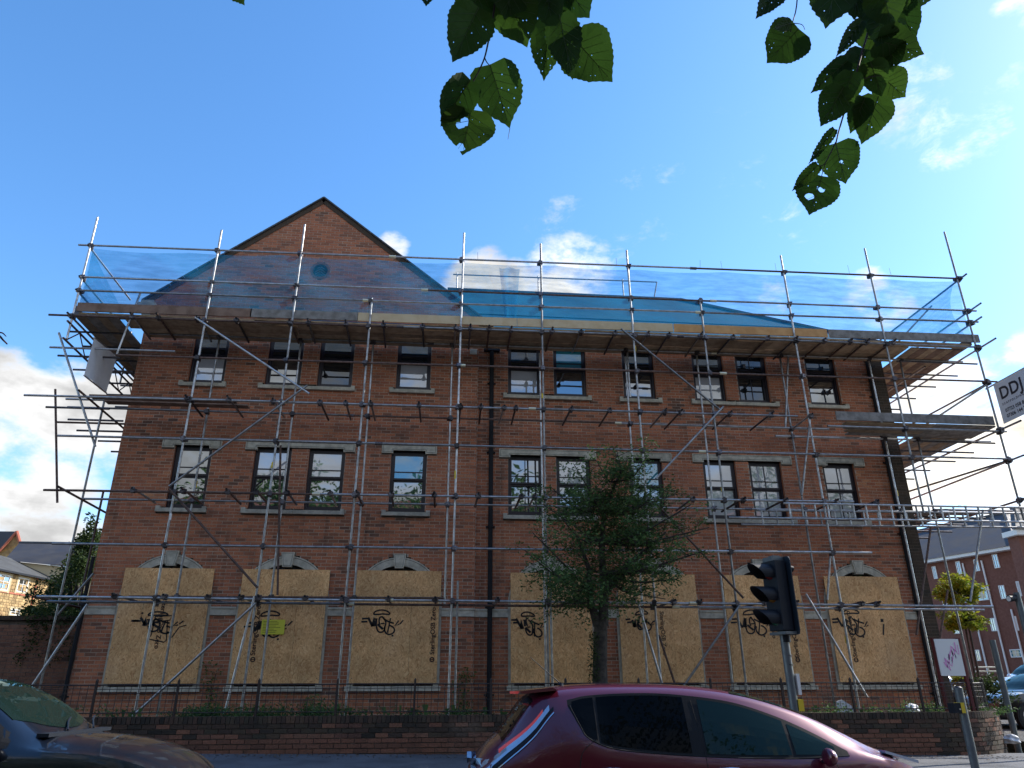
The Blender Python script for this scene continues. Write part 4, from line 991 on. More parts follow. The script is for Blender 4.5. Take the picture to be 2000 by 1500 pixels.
s = .3; k = 0; cst = MB(); cands = []
while s < PL-.1: cands.append(s); s += .076
cands.sort(key=lambda s_: (Vector((pf(s_)[0].x, pf(s_)[0].y, 1))-CAM).length+(20 if 1.8 < pf(s_)[0].x < 7.2 else 0))
for i, s_ in enumerate(cands):
    p, d = pf(s_); ang = math.atan2(d.y, d.x)
    if i < 230: o = put(cmeh, 'coping_brick', (p.x, p.y, 1.0+rs.uniform(-.003, .004)), ang, bw, Matrix.Translation(-bw.location))
    else: n1 = Vector((d.y, -d.x)); cst.obox((p.x-n1.x*.107, p.y-n1.y*.107, 1.054), Vector((d.x, d.y, 0)), Vector((-n1.x, -n1.y, 0)), Z_, .033, .119, .054)
cst.obj('coping', MOSS, bw, kind='stuff')
# dead leaves gathered in the gutter of the wall
q = MB()
for i in range(900):
    x = rs.uniform(-10, 12); y = -3.06-abs(rs.gauss(0, .25)) if x < 9 else -3.1-abs(rs.gauss(0, .5)); a = rs.uniform(0, 6.28); r_ = rs.uniform(.012, .03); z = gz(x)+(-2.6-y)*(gz(x)-.29)/(-4.85)*1.0
    z = .29+(gz(x)-.29)*(y+7.45)/4.85+.006
    q.quad((x+r_*math.cos(a), y+r_*math.sin(a), z), (x-r_*.5*math.sin(a), y+r_*.5*math.cos(a), z+.008), (x-r_*math.cos(a), y-r_*math.sin(a), z), (x+r_*.5*math.sin(a), y-r_*.5*math.cos(a), z+.006))
prop(q.obj('fallen_leaves', mat('dead_leaf', (.16, .09, .035), .8, rnd=(.4, 1.4))), 'brown fallen leaves scattered along the foot of the low brick wall', 'leaves', kind='stuff')

# railings on the wall ---------------------------------------------------
rl = empty('garden_railing', (0, -2.86, 1.1), 'low rusty mesh railing standing on the boundary wall in front of the hoardings', 'railing')
RP = [Vector((-12, -2.86)), Vector((9.2, -2.86))]+[p+Vector((-.12, .10)) for p in PATH[3:-14]]
rf_, RL = along(RP)
barb = MB(); barb.tube((0, 0, .06), (0, 0, .52), .0055, seg=5); barme = barb.mesh('bar', IRON)
pob = MB(); pob.box(-.018, .018, -.018, .018, 0, .60); pob.tube((0, 0, .60), (0, 0, .63), .02, .004, seg=6); pome = pob.mesh('railing_post', IRON)
s = .4; nb = 0
while s < RL:
    p, d = rf_(s); near_tree = 1.9 < p.x < 6.6
    if p.x > -9.5: 
        put(barme, 'bar', (p.x+rs.uniform(-.004, .004), p.y, 1.09), 0, rl, Matrix.Translation(-rl.location)); nb += 1
    s += .118 if p.x < 4 else .105
s = .95
while s < RL: p, d = rf_(s); put(pome, 'railing_post', (p.x, p.y, 1.08), 0, rl, Matrix.Translation(-rl.location)); s += 1.34
for z, r_ in ((1.61, .011), (1.545, .006), (1.47, .006), (1.36, .006), (1.17, .009)):
    q = MB(); P = [Vector((rf_(RL*k/60)[0].x, rf_(RL*k/60)[0].y, z+rs.uniform(-.006, .006))) for k in range(61)]; q.path(P, r_, 5); q.obj('rail', IRON, rl)

# weeds and small plants --------------------------------------------------
def leaf_cloud(mb, c, rad, n, size, rr, flat=.7):
    for _ in range(n):
        v = Vector((rr.gauss(0, 1), rr.gauss(0, 1), rr.gauss(0, 1))); v = v.normalized()*rr.random()**.45
        p = Vector(c)+Vector((v.x*rad[0], v.y*rad[1], v.z*rad[2])); a = Vector((rr.uniform(-1, 1), rr.uniform(-1, 1), rr.uniform(-flat, flat))).normalized()
        w = a.cross(Vector((rr.uniform(-1, 1), rr.uniform(-1, 1), rr.uniform(-1, 1)))).normalized(); s_ = size*rr.uniform(.6, 1.3)
        mb.quad(p, p+a*s_*.5+w*s_*.22, p+a*s_, p+a*s_*.5-w*s_*.22)
rw = random.Random(21)
q = MB()
for i in range(150):
    x = rw.choice([rw.uniform(-7, 1.4), rw.uniform(-4.4, -1.2), rw.uniform(-4.4, -1.6), rw.uniform(7, 11)]); h = rw.uniform(.03, .14)*(1.6 if -2.9 < x < -1.7 else 1)
    leaf_cloud(q, (x, rw.uniform(-2.75, -1.4), 1.05+h), (.22, .15, h), 40, .06, rw)
for i in range(160):
    x = rw.uniform(-7, 11); y = rw.uniform(-2.8, -1.6); h = rw.uniform(.08, .24); q.quad((x, y, 1.03), (x+.006, y, 1.03), (x+.07*rw.uniform(-1, 1), y, 1.03+h), (x+.07*rw.uniform(-1, 1), y, 1.03+h))
prop(q.obj('weeds', LEAFT), 'straggly green weeds growing in the bed between low wall and building', 'weeds', kind='stuff')
def climber(nm, x, z1, lab):
    q = MB()
    for k in range(9): leaf_cloud(q, (x+rw.uniform(-.12, .12), -.1, 1.1+(z1-1.1)*k/9), (.2, .08, .16), 26, .07, rw)
    r_ = empty(nm, (x, -.1, 1.05), lab, 'plant'); q.obj('foliage', LEAFT, r_, kind='stuff'); q = MB(); q.tube((x, -.08, 1.0), (x+.05, -.06, z1-.2), .012, .005); q.obj('stem', BARK, r_)
climber('climbing_plant', .62, 1.95, 'thin climbing plant on the bare brick just left of the downpipe foot')
climber('climbing_plant', -4.55, 2.05, 'thin climbing plant between the first and second hoardings')

# ------------------------------------------------------------------ street tree
def tree_build(name, label, base, trunk, limbs, leafmat, size, per, twigs, group=None, rad=(.36, .36, .26), seed=1, barkm=BARK, twig_r=.008):
    rr = random.Random(seed); t = empty(name, base, label, 'tree', group)
    q = MB()
    for path, r in trunk: q.path([Vector(p) for p in path], r, 9)
    q.obj('trunk', barkm, t, smooth=60)
    lf = MB()
    for a, e in limbs:
        a = Vector(a); e = Vector(e); mid = a.lerp(e, .5)+Vector((rr.uniform(-.15, .15), rr.uniform(-.15, .15), -.12)); P = smooth_pts([a, a.lerp(mid, .6)+Vector((0, 0, -.05)), mid, e], 3)
        L = (e-a).length; rad_ = [max(.010*L+.018, .012)*(1-.75*k/(len(P)-1)) for k in range(len(P))]
        q = MB(); q.path(P, rad_, 6); 
        for k in range(twigs):
            tt = rr.uniform(.35, 1.0); p0 = P[min(int(tt*(len(P)-1)), len(P)-1)]; dr = Vector((rr.gauss(0, 1), rr.gauss(0, 1), rr.gauss(.05, .55))).normalized(); p1 = p0+dr*rr.uniform(.2, .5)*(rad[0]/.36)
            pm = p0.lerp(p1, .5)+Vector((0, 0, .03)); q.path([p0, pm, p1], [twig_r, twig_r*.7, twig_r*.4], 4)
            for c in (pm, p1):
                leaf_cloud(lf, c, (rad[0]*.45, rad[1]*.45, rad[2]*.4), per//2, size, rr, .45)
        q.obj('limb', barkm, t, smooth=60)
    lf.obj('crown', leafmat, t, kind='stuff'); return t
TY = -2.25
def tp(px, py, dy=0): return at(px, py, TY+dy)
rt = random.Random(4)
ends = [(1025, 1075), (1040, 1040), (1385, 1030), (1378, 1075), (1350, 985), (1060, 985), (1320, 965), (1045, 1085), (1070, 1185), (1095, 1010), (1075, 950), (1120, 905), (1165, 900), (1205, 880), (1262, 893), (1290, 945), (1330, 1000), (1368, 1040), (1350, 1085), (1325, 1130), (1300, 1170), (1180, 975), (1240, 1005), (1115, 1065), (1190, 1040), (1262, 1070), (1150, 960),
        (1230, 935), (1300, 1030), (1110, 1180), (1270, 975), (1085, 1120), (1330, 1060)]
limbs = []
forkA, forkB = tp(1160, 1150), tp(1178, 1120)
stem = [tp(1172, 1060), tp(1178, 1000), tp(1205, 940)]
for ex, ey in ends:
    e = tp(ex, ey, rt.uniform(-1.0, .55))
    if ey > 1100: s0 = forkA if ex < 1170 else forkB
    else: s0 = min(stem+[forkA, forkB], key=lambda s_: (s_-e).length+(1.0 if s_.z > e.z-.2 else 0))
    limbs.append((s0, e))
b0 = tp(1171, 1350); b0.z = .98
trunk = [([b0, tp(1172, 1300), tp(1174, 1215)], [.165, .14, .13]), ([tp(1168, 1222), tp(1152, 1170), tp(1150, 1110), tp(1128, 1050)], [.095, .07, .05, .03]), ([tp(1178, 1222), tp(1180, 1150), tp(1175, 1080), tp(1180, 1000), tp(1212, 920)], [.11, .085, .065, .045, .018]),
         ([tp(1180, 1160), tp(1225, 1105), tp(1262, 1075), tp(1300, 1040)], [.075, .055, .04, .02]), ([tp(1175, 1150), tp(1200, 1130), tp(1240, 1112), tp(1300, 1105)], [.05, .035, .03, .015])]
tree_build('street_tree', 'small green street tree with forked ivy-footed trunk, standing in front of the boarded windows', b0, trunk, limbs, LEAFT, .072, 44, 15, seed=3, rad=(.54,.54,.30), twig_r=.007)
q = MB()
rr_ = random.Random(9)
for k in range(60): leaf_cloud(q, tp(1160+rr_.uniform(-8, 8), 1330-k*1.6, -.15), (.07, .05, .05), 8, .05, rr_)
iv = q.obj('trunk_ivy', LEAFD, kind='stuff'); prop(iv, 'dark ivy leaves climbing the foot of the street tree trunk', 'ivy')

# ------------------------------------------------------------------ traffic light
TY_ = -6.6
p = at(1541, 1300, TY_); tx = p.x
tl = empty('traffic_light', (tx, TY_, .3), 'traffic light on a grey pole, dark head with three hoods turned away to the left', 'traffic light')
q = MB(); q.tube((tx, TY_, .25), (tx-.02, TY_, 3.0), .058, seg=16); q.obj('pole', POST, tl, smooth=60)
q = MB(); q.tube((tx, TY_, .29), (tx, TY_, .75), .085, seg=16); q.obj('pole_base', POST, tl, smooth=60)
fd = Vector((-.97, -.24, 0)).normalized(); sd_ = Vector((-fd.y, fd.x, 0))*-1     # facing and sideways
hc = at(1522, 1166, TY_-.02); hc = Vector((hc.x-.02, TY_-.04, hc.z+.015))
q = MB(); q.obox(hc+fd*.02, fd, sd_, Z_, .085, .15, .47); q.obj('housing', BLACKP, tl)
q = MB()
nb_ = 5; prof = []
for cx_, cz_ in ((.20, -.50), (.20, .50), (-.20, .50), (-.20, -.50)): prof.append((cx_, cz_))
pts8 = []
for sx, sz, a0 in ((1, 1, 0), (-1, 1, 90), (-1, -1, 180), (1, -1, 270)):
    for k in range(4): a = R(a0+k*30); pts8.append(hc-fd*.09+sd_*(sx*.17+.06*math.cos(a))+Z_*(sz*.47+.06*math.sin(a)))
q.prism(pts8, fd*-.012); q.obj('backboard', mat('backboard', (.012, .022, .035), .35), tl)
for k, col in enumerate(((.12, .01, .01), (.14, .06, .01), (.01, .06, .035))):
    cz_ = .31-k*.31; c0 = hc+fd*.105+Z_*cz_
    lm = MB(); lm.tube(c0, c0+fd*.02, .10, .085, seg=20); lo = lm.obj('signal_lens', mat('signal_lens_%d' % k, col, .15), tl, smooth=40)
    v = MB(); ns = 18; rr0 = .122
    for s_ in range(ns):
        a0, a1 = R(-40+260*s_/ns), R(-40+260*(s_+1)/ns)
        def vp(a, front, r_):
            ext = (.14+.19*max(0, (math.sin(a)+.65)/1.65)) if front else 0
            return c0+fd*ext+(sd_*math.cos(a)+Z_*math.sin(a))*r_*(1 if not front else .96)
        v.quad(vp(a0, 0, rr0), vp(a0, 1, rr0), vp(a1, 1, rr0), vp(a1, 0, rr0)); v.quad(vp(a1, 0, rr0-.004), vp(a1, 1, rr0-.004), vp(a0, 1, rr0-.004), vp(a0, 0, rr0-.004))
        v.quad(vp(a0, 1, rr0), vp(a0, 1, rr0-.004), vp(a1, 1, rr0-.004), vp(a1, 1, rr0))
    v.obj('hood', BLACKP, tl, smooth=50)
# top sensor, cap and a second head seen edge on behind
q = MB(); q.obox(hc+Z_*.50+fd*-.0, fd, sd_, Z_, .11, .10, .03); q.obox(hc+Z_*.53-sd_*.02, fd, sd_, Z_, .06, .05, .02); q.obj('head_cap', POST, tl)
q = MB(); c_ = hc-fd*.16+Z_*.40; q.obox(c_, fd, sd_, Z_, .06, .05, .06); q.tube(c_-fd*.05, c_-fd*.14-Z_*.02, .04, .05, seg=10); q.obj('detector', BLACKP, tl, smooth=40)
q = MB(); q.obox(hc-Z_*.505+fd*-.02, fd, sd_, Z_, .12, .17, .018); q.obj('lower_bracket', POST, tl)
q = MB(); q.tube((tx, TY_, hc.z-.62), (tx, TY_, hc.z-.50), .07, seg=12); q.obj('bracket_collar', BLACKP, tl, smooth=50)
pa = at(1549, 1316, TY_); pb = at(1562, 1357, TY_)
q = MB(); q.box(pa.x+.02, pb.x+.01, TY_-.05, TY_+.05, pb.z, pa.z); q.obj('white_plate', WHITE, tl)
pa = at(1555, 1369, TY_); pb = at(1568, 1389, TY_)
q = MB(); q.box(pa.x, pb.x, TY_-.06, TY_+.04, pb.z, pa.z+.02); q.obj('push_button_box', YEL, tl)
for zz in (1.80, 1.92): q = MB(); q.tube((tx-.0, TY_, zz), (tx, TY_, zz+.012), .061, seg=14); q.obj('strap', CLAMP, tl)
# short pedestrian post ------------------------------------------------------
p = at(1889, 1420, -6.2); px_ = at(1873, 1343, -6.2)
pp = empty('crossing_post', (p.x, -6.2, .3), 'short grey pedestrian crossing post with a black and yellow push button box', 'post')
q = MB(); q.tube((px_.x-.015, -6.2, .25), (px_.x-.015, -6.2, px_.z), .057, seg=16); q.obj('pole', POST, pp, smooth=60)
q = MB(); q.tube((px_.x-.015, -6.2, px_.z), (px_.x-.015, -6.2, px_.z+.02), .05, .03, seg=16); q.obj('cap', CLAMP, pp, smooth=60)
a_, b_ = at(1856, 1373, -6.2), at(1882, 1391, -6.2)
q = MB(); q.box(a_.x+.0, b_.x-.07, -6.27, -6.13, b_.z-.01, a_.z); q.obj('push_button_box', BLACKP, pp); q = MB(); q.box(b_.x-.069, b_.x-.015, -6.275, -6.125, b_.z-.01, a_.z+.005); q.obj('yellow_face', YEL, pp)
q = MB(); q.tube((a_.x+.08, -6.275, b_.z+.04), (a_.x+.08, -6.27, b_.z+.04), .012, seg=8); q.obj('button', STONE, pp)
# tall signal post at the corner ----------------------------------------------
b_ = at(1984, 1443, -1.9)
tp_ = empty('grey_post', (b_.x, -1.9, .4), 'bare grey post standing at the foot of the curved wall near the right edge', 'post')
top_ = at(1939, 1250, -1.9)
q = MB(); q.tube((b_.x+.0, -1.9, .3), (b_.x, -1.9, top_.z), .058, seg=14); q.obj('pole', POST, tp_, smooth=60)
YC = -3.6; c_ = at(1983, 1168, YC); cp_ = empty('camera_post', (c_.x+.05, YC, .4), 'tall grey post with a small black camera, cut off by the right edge', 'post')
q = MB(); q.tube((c_.x+.05, YC, .3), (c_.x+.05, YC, c_.z+.10), .055, seg=14); q.obj('pole', POST, cp_, smooth=60)
q = MB(); q.tube((c_.x-.02, YC, c_.z), (c_.x-.16, YC-.03, c_.z-.02), .055, .06, seg=12); q.box(c_.x-.1, c_.x+.02, YC-.04, YC+.04, c_.z+.0, c_.z+.06); q.obj('camera_head', BLACKP, cp_, smooth=40)
q = MB(); q.tube((c_.x-.16, YC-.03, c_.z-.02), (c_.x-.17, YC-.032, c_.z-.022), .045, seg=12); q.obj('lens_rim', WHITE, cp_)
# bags of rubbish and litter
def blob(name, lab, cat, c, rad, material, seed, n=2):
    bm = bmesh.new(); bmesh.ops.create_icosphere(bm, subdivisions=3, radius=1); rr = random.Random(seed); ph = [rr.uniform(0, 6) for _ in range(6)]
    for v in bm.verts:
        k = 1+.16*math.sin(4*v.co.x+ph[0])*math.sin(5*v.co.y+ph[1])+.12*math.sin(7*v.co.z+ph[2]+3*v.co.x); v.co = Vector((v.co.x*rad[0]*k, v.co.y*rad[1]*k, max(v.co.z, -.5)*rad[2]*k))
    me = bpy.data.meshes.new(name); bm.to_mesh(me); bm.free(); me.materials.append(material)
    o = link(name, me); o.location = c; return prop(o, lab, cat)
PL_ = mat('white_plastic', (.62, .64, .68), .5, bump=(9, .5))
blob('litter_bag', 'crumpled white plastic bag at the foot of the signal post on the right', 'bag', at(1976, 1446, -2.25), (.16, .12, .10), PL_, 3)
a_ = at(1633, 1368, -2.45); b2_ = at(1674, 1391, -2.45)
q = MB(); q.prism([(a_.x, -2.45, b2_.z), (a_.x+.01, -2.45, a_.z-.02), (a_.x+.12, -2.45, a_.z+.01), (a_.x+.30, -2.45, a_.z-.10), (b2_.x, -2.45, b2_.z)], (0, .03, 0)); prop(q.obj('dumped_panel', PL_), 'curved white panel dumped behind the railing below the rightmost hoarding', 'panel')
blob('litter_bag', 'small white bag lying on the bed near the right end of the railing', 'bag', at(1781, 1386, -2.3), (.13, .09, .10), PL_, 8)
# white sign board with pink tag
a_, b2_, c2_, d2_ = at(1823, 1248, -2.7), at(1870, 1248, -2.7), at(1885, 1320, -2.7), at(1838, 1320, -2.7)
xs0, xs1 = (a_.x+d2_.x)/2, (b2_.x+c2_.x)/2; z1_, z0_ = a_.z, c2_.z
sb = empty('sign_board', (xs0, -2.7, 1.1), 'white board with a pink scribble, on two dark red legs by the curved wall', 'sign')
q = MB(); q.box(xs0, xs1, -2.72, -2.70, z0_, z1_); q.obj('panel', WHITE, sb)
RED = mat('dark_red_paint', (.10, .01, .014), .5)
for xx in (xs0-.03, xs1+.0): q = MB(); q.box(xx, xx+.06, -2.699, -2.64, 1.05, z1_+.02); q.obj('leg', RED, sb)
q = MB(); sc_ = []
for k in range(11):
    t = k/10; sc_.append((xs0+.10+.30*t+.03*math.sin(k*2.2), z0_+.18+.36*t+.07*(-1)**k))
stroke_mesh(q, smooth_pts(sc_, 3), .022, -2.722); stroke_mesh(q, smooth_pts([(x+.05, z-.05) for x, z in sc_[::-1]], 3), .014, -2.722)
q.obj('pink_scribble', mat('pink_pen', (.75, .30, .60), .6), sb)

# ------------------------------------------------------------------ cars
def interp(tab):
    xs = [p[0] for p in tab]
    def f(x):
        if x <= xs[0]: return tab[0][1]
        if x >= xs[-1]: return tab[-1][1]
        for i in range(len(tab)-1):
            if x <= xs[i+1]:
                t = (x-xs[i])/(xs[i+1]-xs[i]); p0 = tab[max(i-1, 0)][1]; p1 = tab[i][1]; p2 = tab[i+1][1]; p3 = tab[min(i+2, len(tab)-1)][1]
                h = xs[i+1]-xs[i]
                m1 = (p2-p0)/max(xs[i+1]-xs[max(i-1, 0)], 1e-6)*h; m2 = (p3-p1)/max(xs[min(i+2, len(tab)-1)]-xs[i], 1e-6)*h
                return (2*t**3-3*t*t+1)*p1+(t**3-2*t*t+t)*m1+(-2*t**3+3*t*t)*p2+(t**3-t*t)*m2
    return f
def car_paint(name, c, c2, rough=.3):
    M = mat(name, c, rough, metal=.25, coat=1.0); M.node_tree.nodes['Principled BSDF'].inputs['Coat Roughness'].default_value = .04
    nt = M.node_tree; p = nt.nodes['Principled BSDF']; lw = N(nt, 'ShaderNodeLayerWeight', i_Blend=.35); LK(nt, MIXC(nt, lw.outputs['Facing'], c, c2), p.inputs['Base Color']); return M
TYRE = mat('tyre_rubber', (.015, .015, .015), .8); RIM = mat('alloy_rim', (.45, .46, .48), .35, metal=.9); CHROME = mat('chrome', (.7, .72, .75), .12, metal=1.0); SEAM = mat('door_seam', (.004, .003, .004), .8)
RLAMP = mat('red_lamp', (.45, .02, .02), .15, emit=((1, .16, .18), .08)); CLAMPL = mat('clear_lamp', (.45, .55, .68), .12, metal=.5)
class Car:
    def __init__(s, name, label, loc, rot, paint, L, zt, zb, wb, wr, drop=.06, parent_group=None):
        s.L, s.zt, s.zb, s.wb, s.wr = L, interp(zt), interp(zb), interp(wb), interp(wr); s.drop = drop
        s.root = empty(name, (0, 0, 0), label, 'car', parent_group); s.paint = paint
        s.M = Matrix.Translation(loc) @ Matrix.Rotation(rot, 4, 'Z'); s.root.matrix_world = s.M; s.root.location = loc; s.root.rotation_euler = (0, 0, rot)
        n = int(L/.07); b = MB(); rows = []
        for i in range(n+1):
            x = L*i/n; sec = s.section(x); rows.append([(x, y, z) for y, z in sec]+[(x, -y, z) for y, z in sec[-2::-1]])
        for r0, r1 in zip(rows, rows[1:]):
            for k in range(len(r0)-1): b.quad(r0[k], r1[k], r1[k+1], r0[k+1])
            b.quad(r0[-1], r1[-1], r1[0], r0[0])
        b.poly(rows[0]); b.poly(rows[-1][::-1])
        me = b.mesh('body', paint); bm = bmesh.new(); bm.from_mesh(me); bmesh.ops.remove_doubles(bm, verts=bm.verts, dist=.0005); bmesh.ops.recalc_face_normals(bm, faces=bm.faces)
        for f in bm.faces: f.smooth = True
        bm.to_mesh(me); bm.free(); me.set_sharp_from_angle(angle=R(42)); s.part('body', me)
    def part(s, name, me, parent=None, lab=None):
        o = bpy.data.objects.new(name, me); COL.objects.link(o); o.parent = parent or s.root; prop(o, lab); return o
    def section(s, x):
        zt, zb, wb, wr = s.zt(x), s.zb(x), s.wb(x), s.wr(x); zb = min(zb, zt-.03); zl = .24
        zr = max(zt-s.drop, zb+.012); return [(wb*.90, zl), (wb*.985, zl+.14), (wb*1.0, zl+(zb-zl)*.45), (wb*1.005, zl+(zb-zl)*.72), (wb*.965, zb-.05), (wb*.94, zb), (wb*.94*.62+wr*.38, zb+(zr-zb)*.42), (wr*1.02, zr-.03 if zr-.03 > zb+(zr-zb)*.45 else zb+(zr-zb)*.7), (wr*.94, zr+.25*(zt-zr)), (wr*.72, zt-.018), (wr*.36, zt-.004), (0, zt)]
    def side(s, x, z):
        sec = s.section(x)
        for (y0, z0), (y1, z1) in zip(sec, sec[1:]):
            if z0 <= z <= z1+1e-6 and z1 > z0: return y0+(y1-y0)*(z-z0)/(z1-z0)
        return sec[-3][0]
    def top(s, x, y):
        sec = s.section(x); y = abs(y)
        for (y0, z0), (y1, z1) in zip(sec[5:], sec[6:]):
            if y1 <= y <= y0: return z0+(z1-z0)*(y-y0)/(y1-y0) if y0 != y1 else z0
        return sec[-1][1]
    def side_patch(s, name, xa, xb, lo, up, mt, off=.005, sides=(-1, 1), nx=18, nz=5, parent=None, lab=None):
        for sg in sides:
            b = MB(); G = []
            for i in range(nx+1):
                x = xa+(xb-xa)*i/nx; l, u = lo(x), max(up(x), lo(x)+.001); G.append([(x, sg*(s.side(x, l+(u-l)*j/nz)+off), l+(u-l)*j/nz) for j in range(nz+1)])
            for i in range(nx):
                for j in range(nz):
                    q = (G[i][j], G[i+1][j], G[i+1][j+1], G[i][j+1]); b.quad(*(q if sg < 0 else q[::-1]))
            s.part(name, b.mesh(name, mt, 60), parent, lab)
    def side_line(s, name, pts, w, mt, off=.007, sides=(-1, 1)):
        P = smooth_pts(pts, 5)
        for sg in sides:
            b = MB(); b.path([Vector((p.x, sg*(s.side(p.x, p.y)+off-w*.4), p.y)) for p in P], w*.5, 6); s.part(name, b.mesh(name, mt, 60))
    def top_patch(s, name, xf, xr, hw, mt, off=.006, nx=10, ny=12):
        """xf(y), xr(y): the two x borders as functions of y"""
        b = MB(); G = []
        for j in range(ny+1):
            y = -1+2*j/ny; G.append([(lambda x, yy: (x, yy, s.top(x, yy)+off))(xr(y)+(xf(y)-xr(y))*i/nx, y*hw(xr(y)+(xf(y)-xr(y))*i/nx)) for i in range(nx+1)])
        for j in range(ny):
            for i in range(nx): b.quad(G[j][i], G[j][i+1], G[j+1][i+1], G[j+1][i])
        return s.part(name, b.mesh(name, mt, 60))
    def wheels(s, xs, r=.31):
        for x in xs:
            for sg in (-1, 1):
                y = s.wb(x)*1.0; a = MB(); a.tube((x, sg*(y-.10), r), (x, sg*(y+.006), r), r+.06, seg=24); s.part('wheel_arch', a.mesh('wheel_arch', DARK))
                w = MB(); w.tube((x, sg*(y-.18), r), (x, sg*(y+.012), r), r, seg=28); wo_ = s.part('wheel', w.mesh('wheel', TYRE, 40))
                m_ = MB(); m_.tube((x, sg*(y+.0), r), (x, sg*(y+.018), r), r*.66, seg=24); 
                for k in range(5):
                    t = 2*math.pi*k/5; m_.obox((x+math.cos(t)*r*.33, sg*(y+.022), r+math.sin(t)*r*.33), Vector((math.cos(t), 0, math.sin(t))), Y_, Vector((-math.sin(t), 0, math.cos(t))), r*.3, .006, .025)
                s.part('rim', m_.mesh('rim', RIM), wo_)
    def mirror(s, x, z, mt, sides=(-1, 1)):
        for sg in sides:
            y = s.side(x, z); b = bmesh.new(); bmesh.ops.create_icosphere(b, subdivisions=3, radius=1)
            for v in b.verts: v.co = Vector((x+v.co.x*.075*(1 if v.co.x > 0 else .5), sg*(y+.12)+v.co.y*.10, z+.03+v.co.z*.075))
            me = bpy.data.meshes.new('door_mirror'); b.to_mesh(me); b.free(); me.materials.append(mt); me.polygons.foreach_set('use_smooth', [True]*len(me.polygons)); o = s.part('door_mirror', me)
            a = MB(); a.tube((x+.02, sg*(y-.02), z-.02), (x, sg*(y+.06), z+.01), .022, seg=8); s.part('mirror_arm', a.mesh('mirror_arm', BLACKP), o)
    def lamp(s, name, x, y, z, hx, hy, hz, mt):
        b = MB(); b.box(x-hx, x+hx, y-hy, y+hy, z-hz, z+hz); s.part(name, b.mesh(name, mt))

# the plum red hatchback waiting in front of the boundary wall
PLUM = car_paint('plum_red_paint', (.115, .005, .018), (.12, .018, .055))
rc = Car('red_hatchback', 'plum red electric hatchback seen from its right flank, cropped by the bottom edge', (.30, -9.0, 0), 0, PLUM, 4.45,
         [(0, .50), (.04, .72), (.12, .90), (.28, 1.06), (.40, 1.17), (.58, 1.40), (.70, 1.49), (1.0, 1.54), (1.6, 1.555), (2.2, 1.535), (2.7, 1.465), (3.2, 1.32), (3.6, 1.14), (3.85, 1.02), (4.1, .93), (4.3, .80), (4.41, .62), (4.45, .45)],
         [(0, .50), (.12, .82), (.4, .93), (1.0, 1.10), (1.3, 1.02), (2.2, .94), (3.2, .91), (3.8, .90), (4.2, .78), (4.45, .45)],
         [(0, .62), (.10, .74), (.35, .83), (.9, .875), (2.2, .885), (3.4, .875), (4.0, .82), (4.3, .70), (4.45, .50)],
         [(0, .50), (.15, .58), (.45, .60), (.8, .60), (1.5, .62), (2.5, .61), (3.2, .60), (3.6, .62), (4.0, .60), (4.45, .40)], drop=.065)
up_ = interp([(.94, 1.395), (1.1, 1.43), (1.6, 1.452), (2.0, 1.435), (2.5, 1.37), (2.9, 1.25), (3.2, 1.12), (3.5, .955)])
lo_ = interp([(.94, 1.37), (1.02, 1.19), (1.08, 1.11), (1.3, 1.03), (2.1, .955), (3.2, .93), (3.5, .94)])
rc.side_patch('window_surround', .93, 3.5, lambda x: lo_(x)-.012, lambda x: up_(x)+.012, TRIM, .003, nx=40)
rc.side_patch('quarter_light', .97, 1.17, lambda x: lo_(x)+.012, lambda x: up_(x)-.008, CARGL, .006)
rc.side_patch('rear_door_glass', 1.20, 2.02, lambda x: lo_(x)+.008, lambda x: up_(x)-.008, CARGL, .006)
rc.side_patch('front_door_glass', 2.16, 2.95, lambda x: lo_(x)+.008, lambda x: up_(x)-.012, CARGLC, .006)
rc.side_patch('front_quarter_glass', 2.99, 3.38, lambda x: lo_(x)+.012, lambda x: up_(x)-.02, CARGLC, .006)
rc.side_line('window_trim', [(.95, 1.36), (1.03, 1.18), (1.09, 1.095), (1.3, 1.012), (1.7, .968), (2.3, .932), (3.0, .915), (3.5, .93)], .010, TRIM)
rc.side_line('door_seam', [(1.13, 1.07), (1.02, .98), (1.0, .80), (1.12, .6)], .006, SEAM, .004); rc.side_line('door_seam', [(2.10, 1.40), (2.14, .93), (2.12, .6), (2.1, .4)], .006, SEAM, .004); rc.side_line('door_seam', [(3.34, .90), (3.36, .7), (3.2, .45)], .006, SEAM, .004)
rc.side_line('division_bar', [(1.44, 1.43), (1.50, 1.2), (1.55, .99)], .022, TRIM, .002)
ws = lambda y: 3.52-.18*y*y; wt = lambda y: 2.62-.10*y*y
rc.top_patch('windscreen', ws, wt, lambda x: rc.wr(x)*.93, CARGLC)
rc.top_patch('rear_screen', lambda y: .62, lambda y: .33, lambda x: rc.wr(x)*.93, CARGL)
b = MB(); b.prism([(.52, -.60, 1.46), (.50, -.60, 1.485), (.80, -.62, 1.515), (.86, -.62, 1.49)], (0, 1.2, 0)); rc.part('roof_spoiler', b.mesh('roof_spoiler', PLUM))
rc.lamp('high_brake_light', .50, -.02, 1.472, .012, .30, .012, RLAMP)
tl1 = interp([(.22, .90), (.36, 1.00), (.50, 1.10), (.62, 1.20), (.74, 1.33), (.80, 1.385)])
rc.side_patch('tail_lamp', .22, .80, lambda x: tl1(x)-.075+.02*x, lambda x: tl1(x)-.03, BLACKP, .006, nx=14); rc.side_patch('tail_lamp_chrome', .2, .80, lambda x: tl1(x)-.085, lambda x: tl1(x)-.075, CHROME, .009, nx=14)
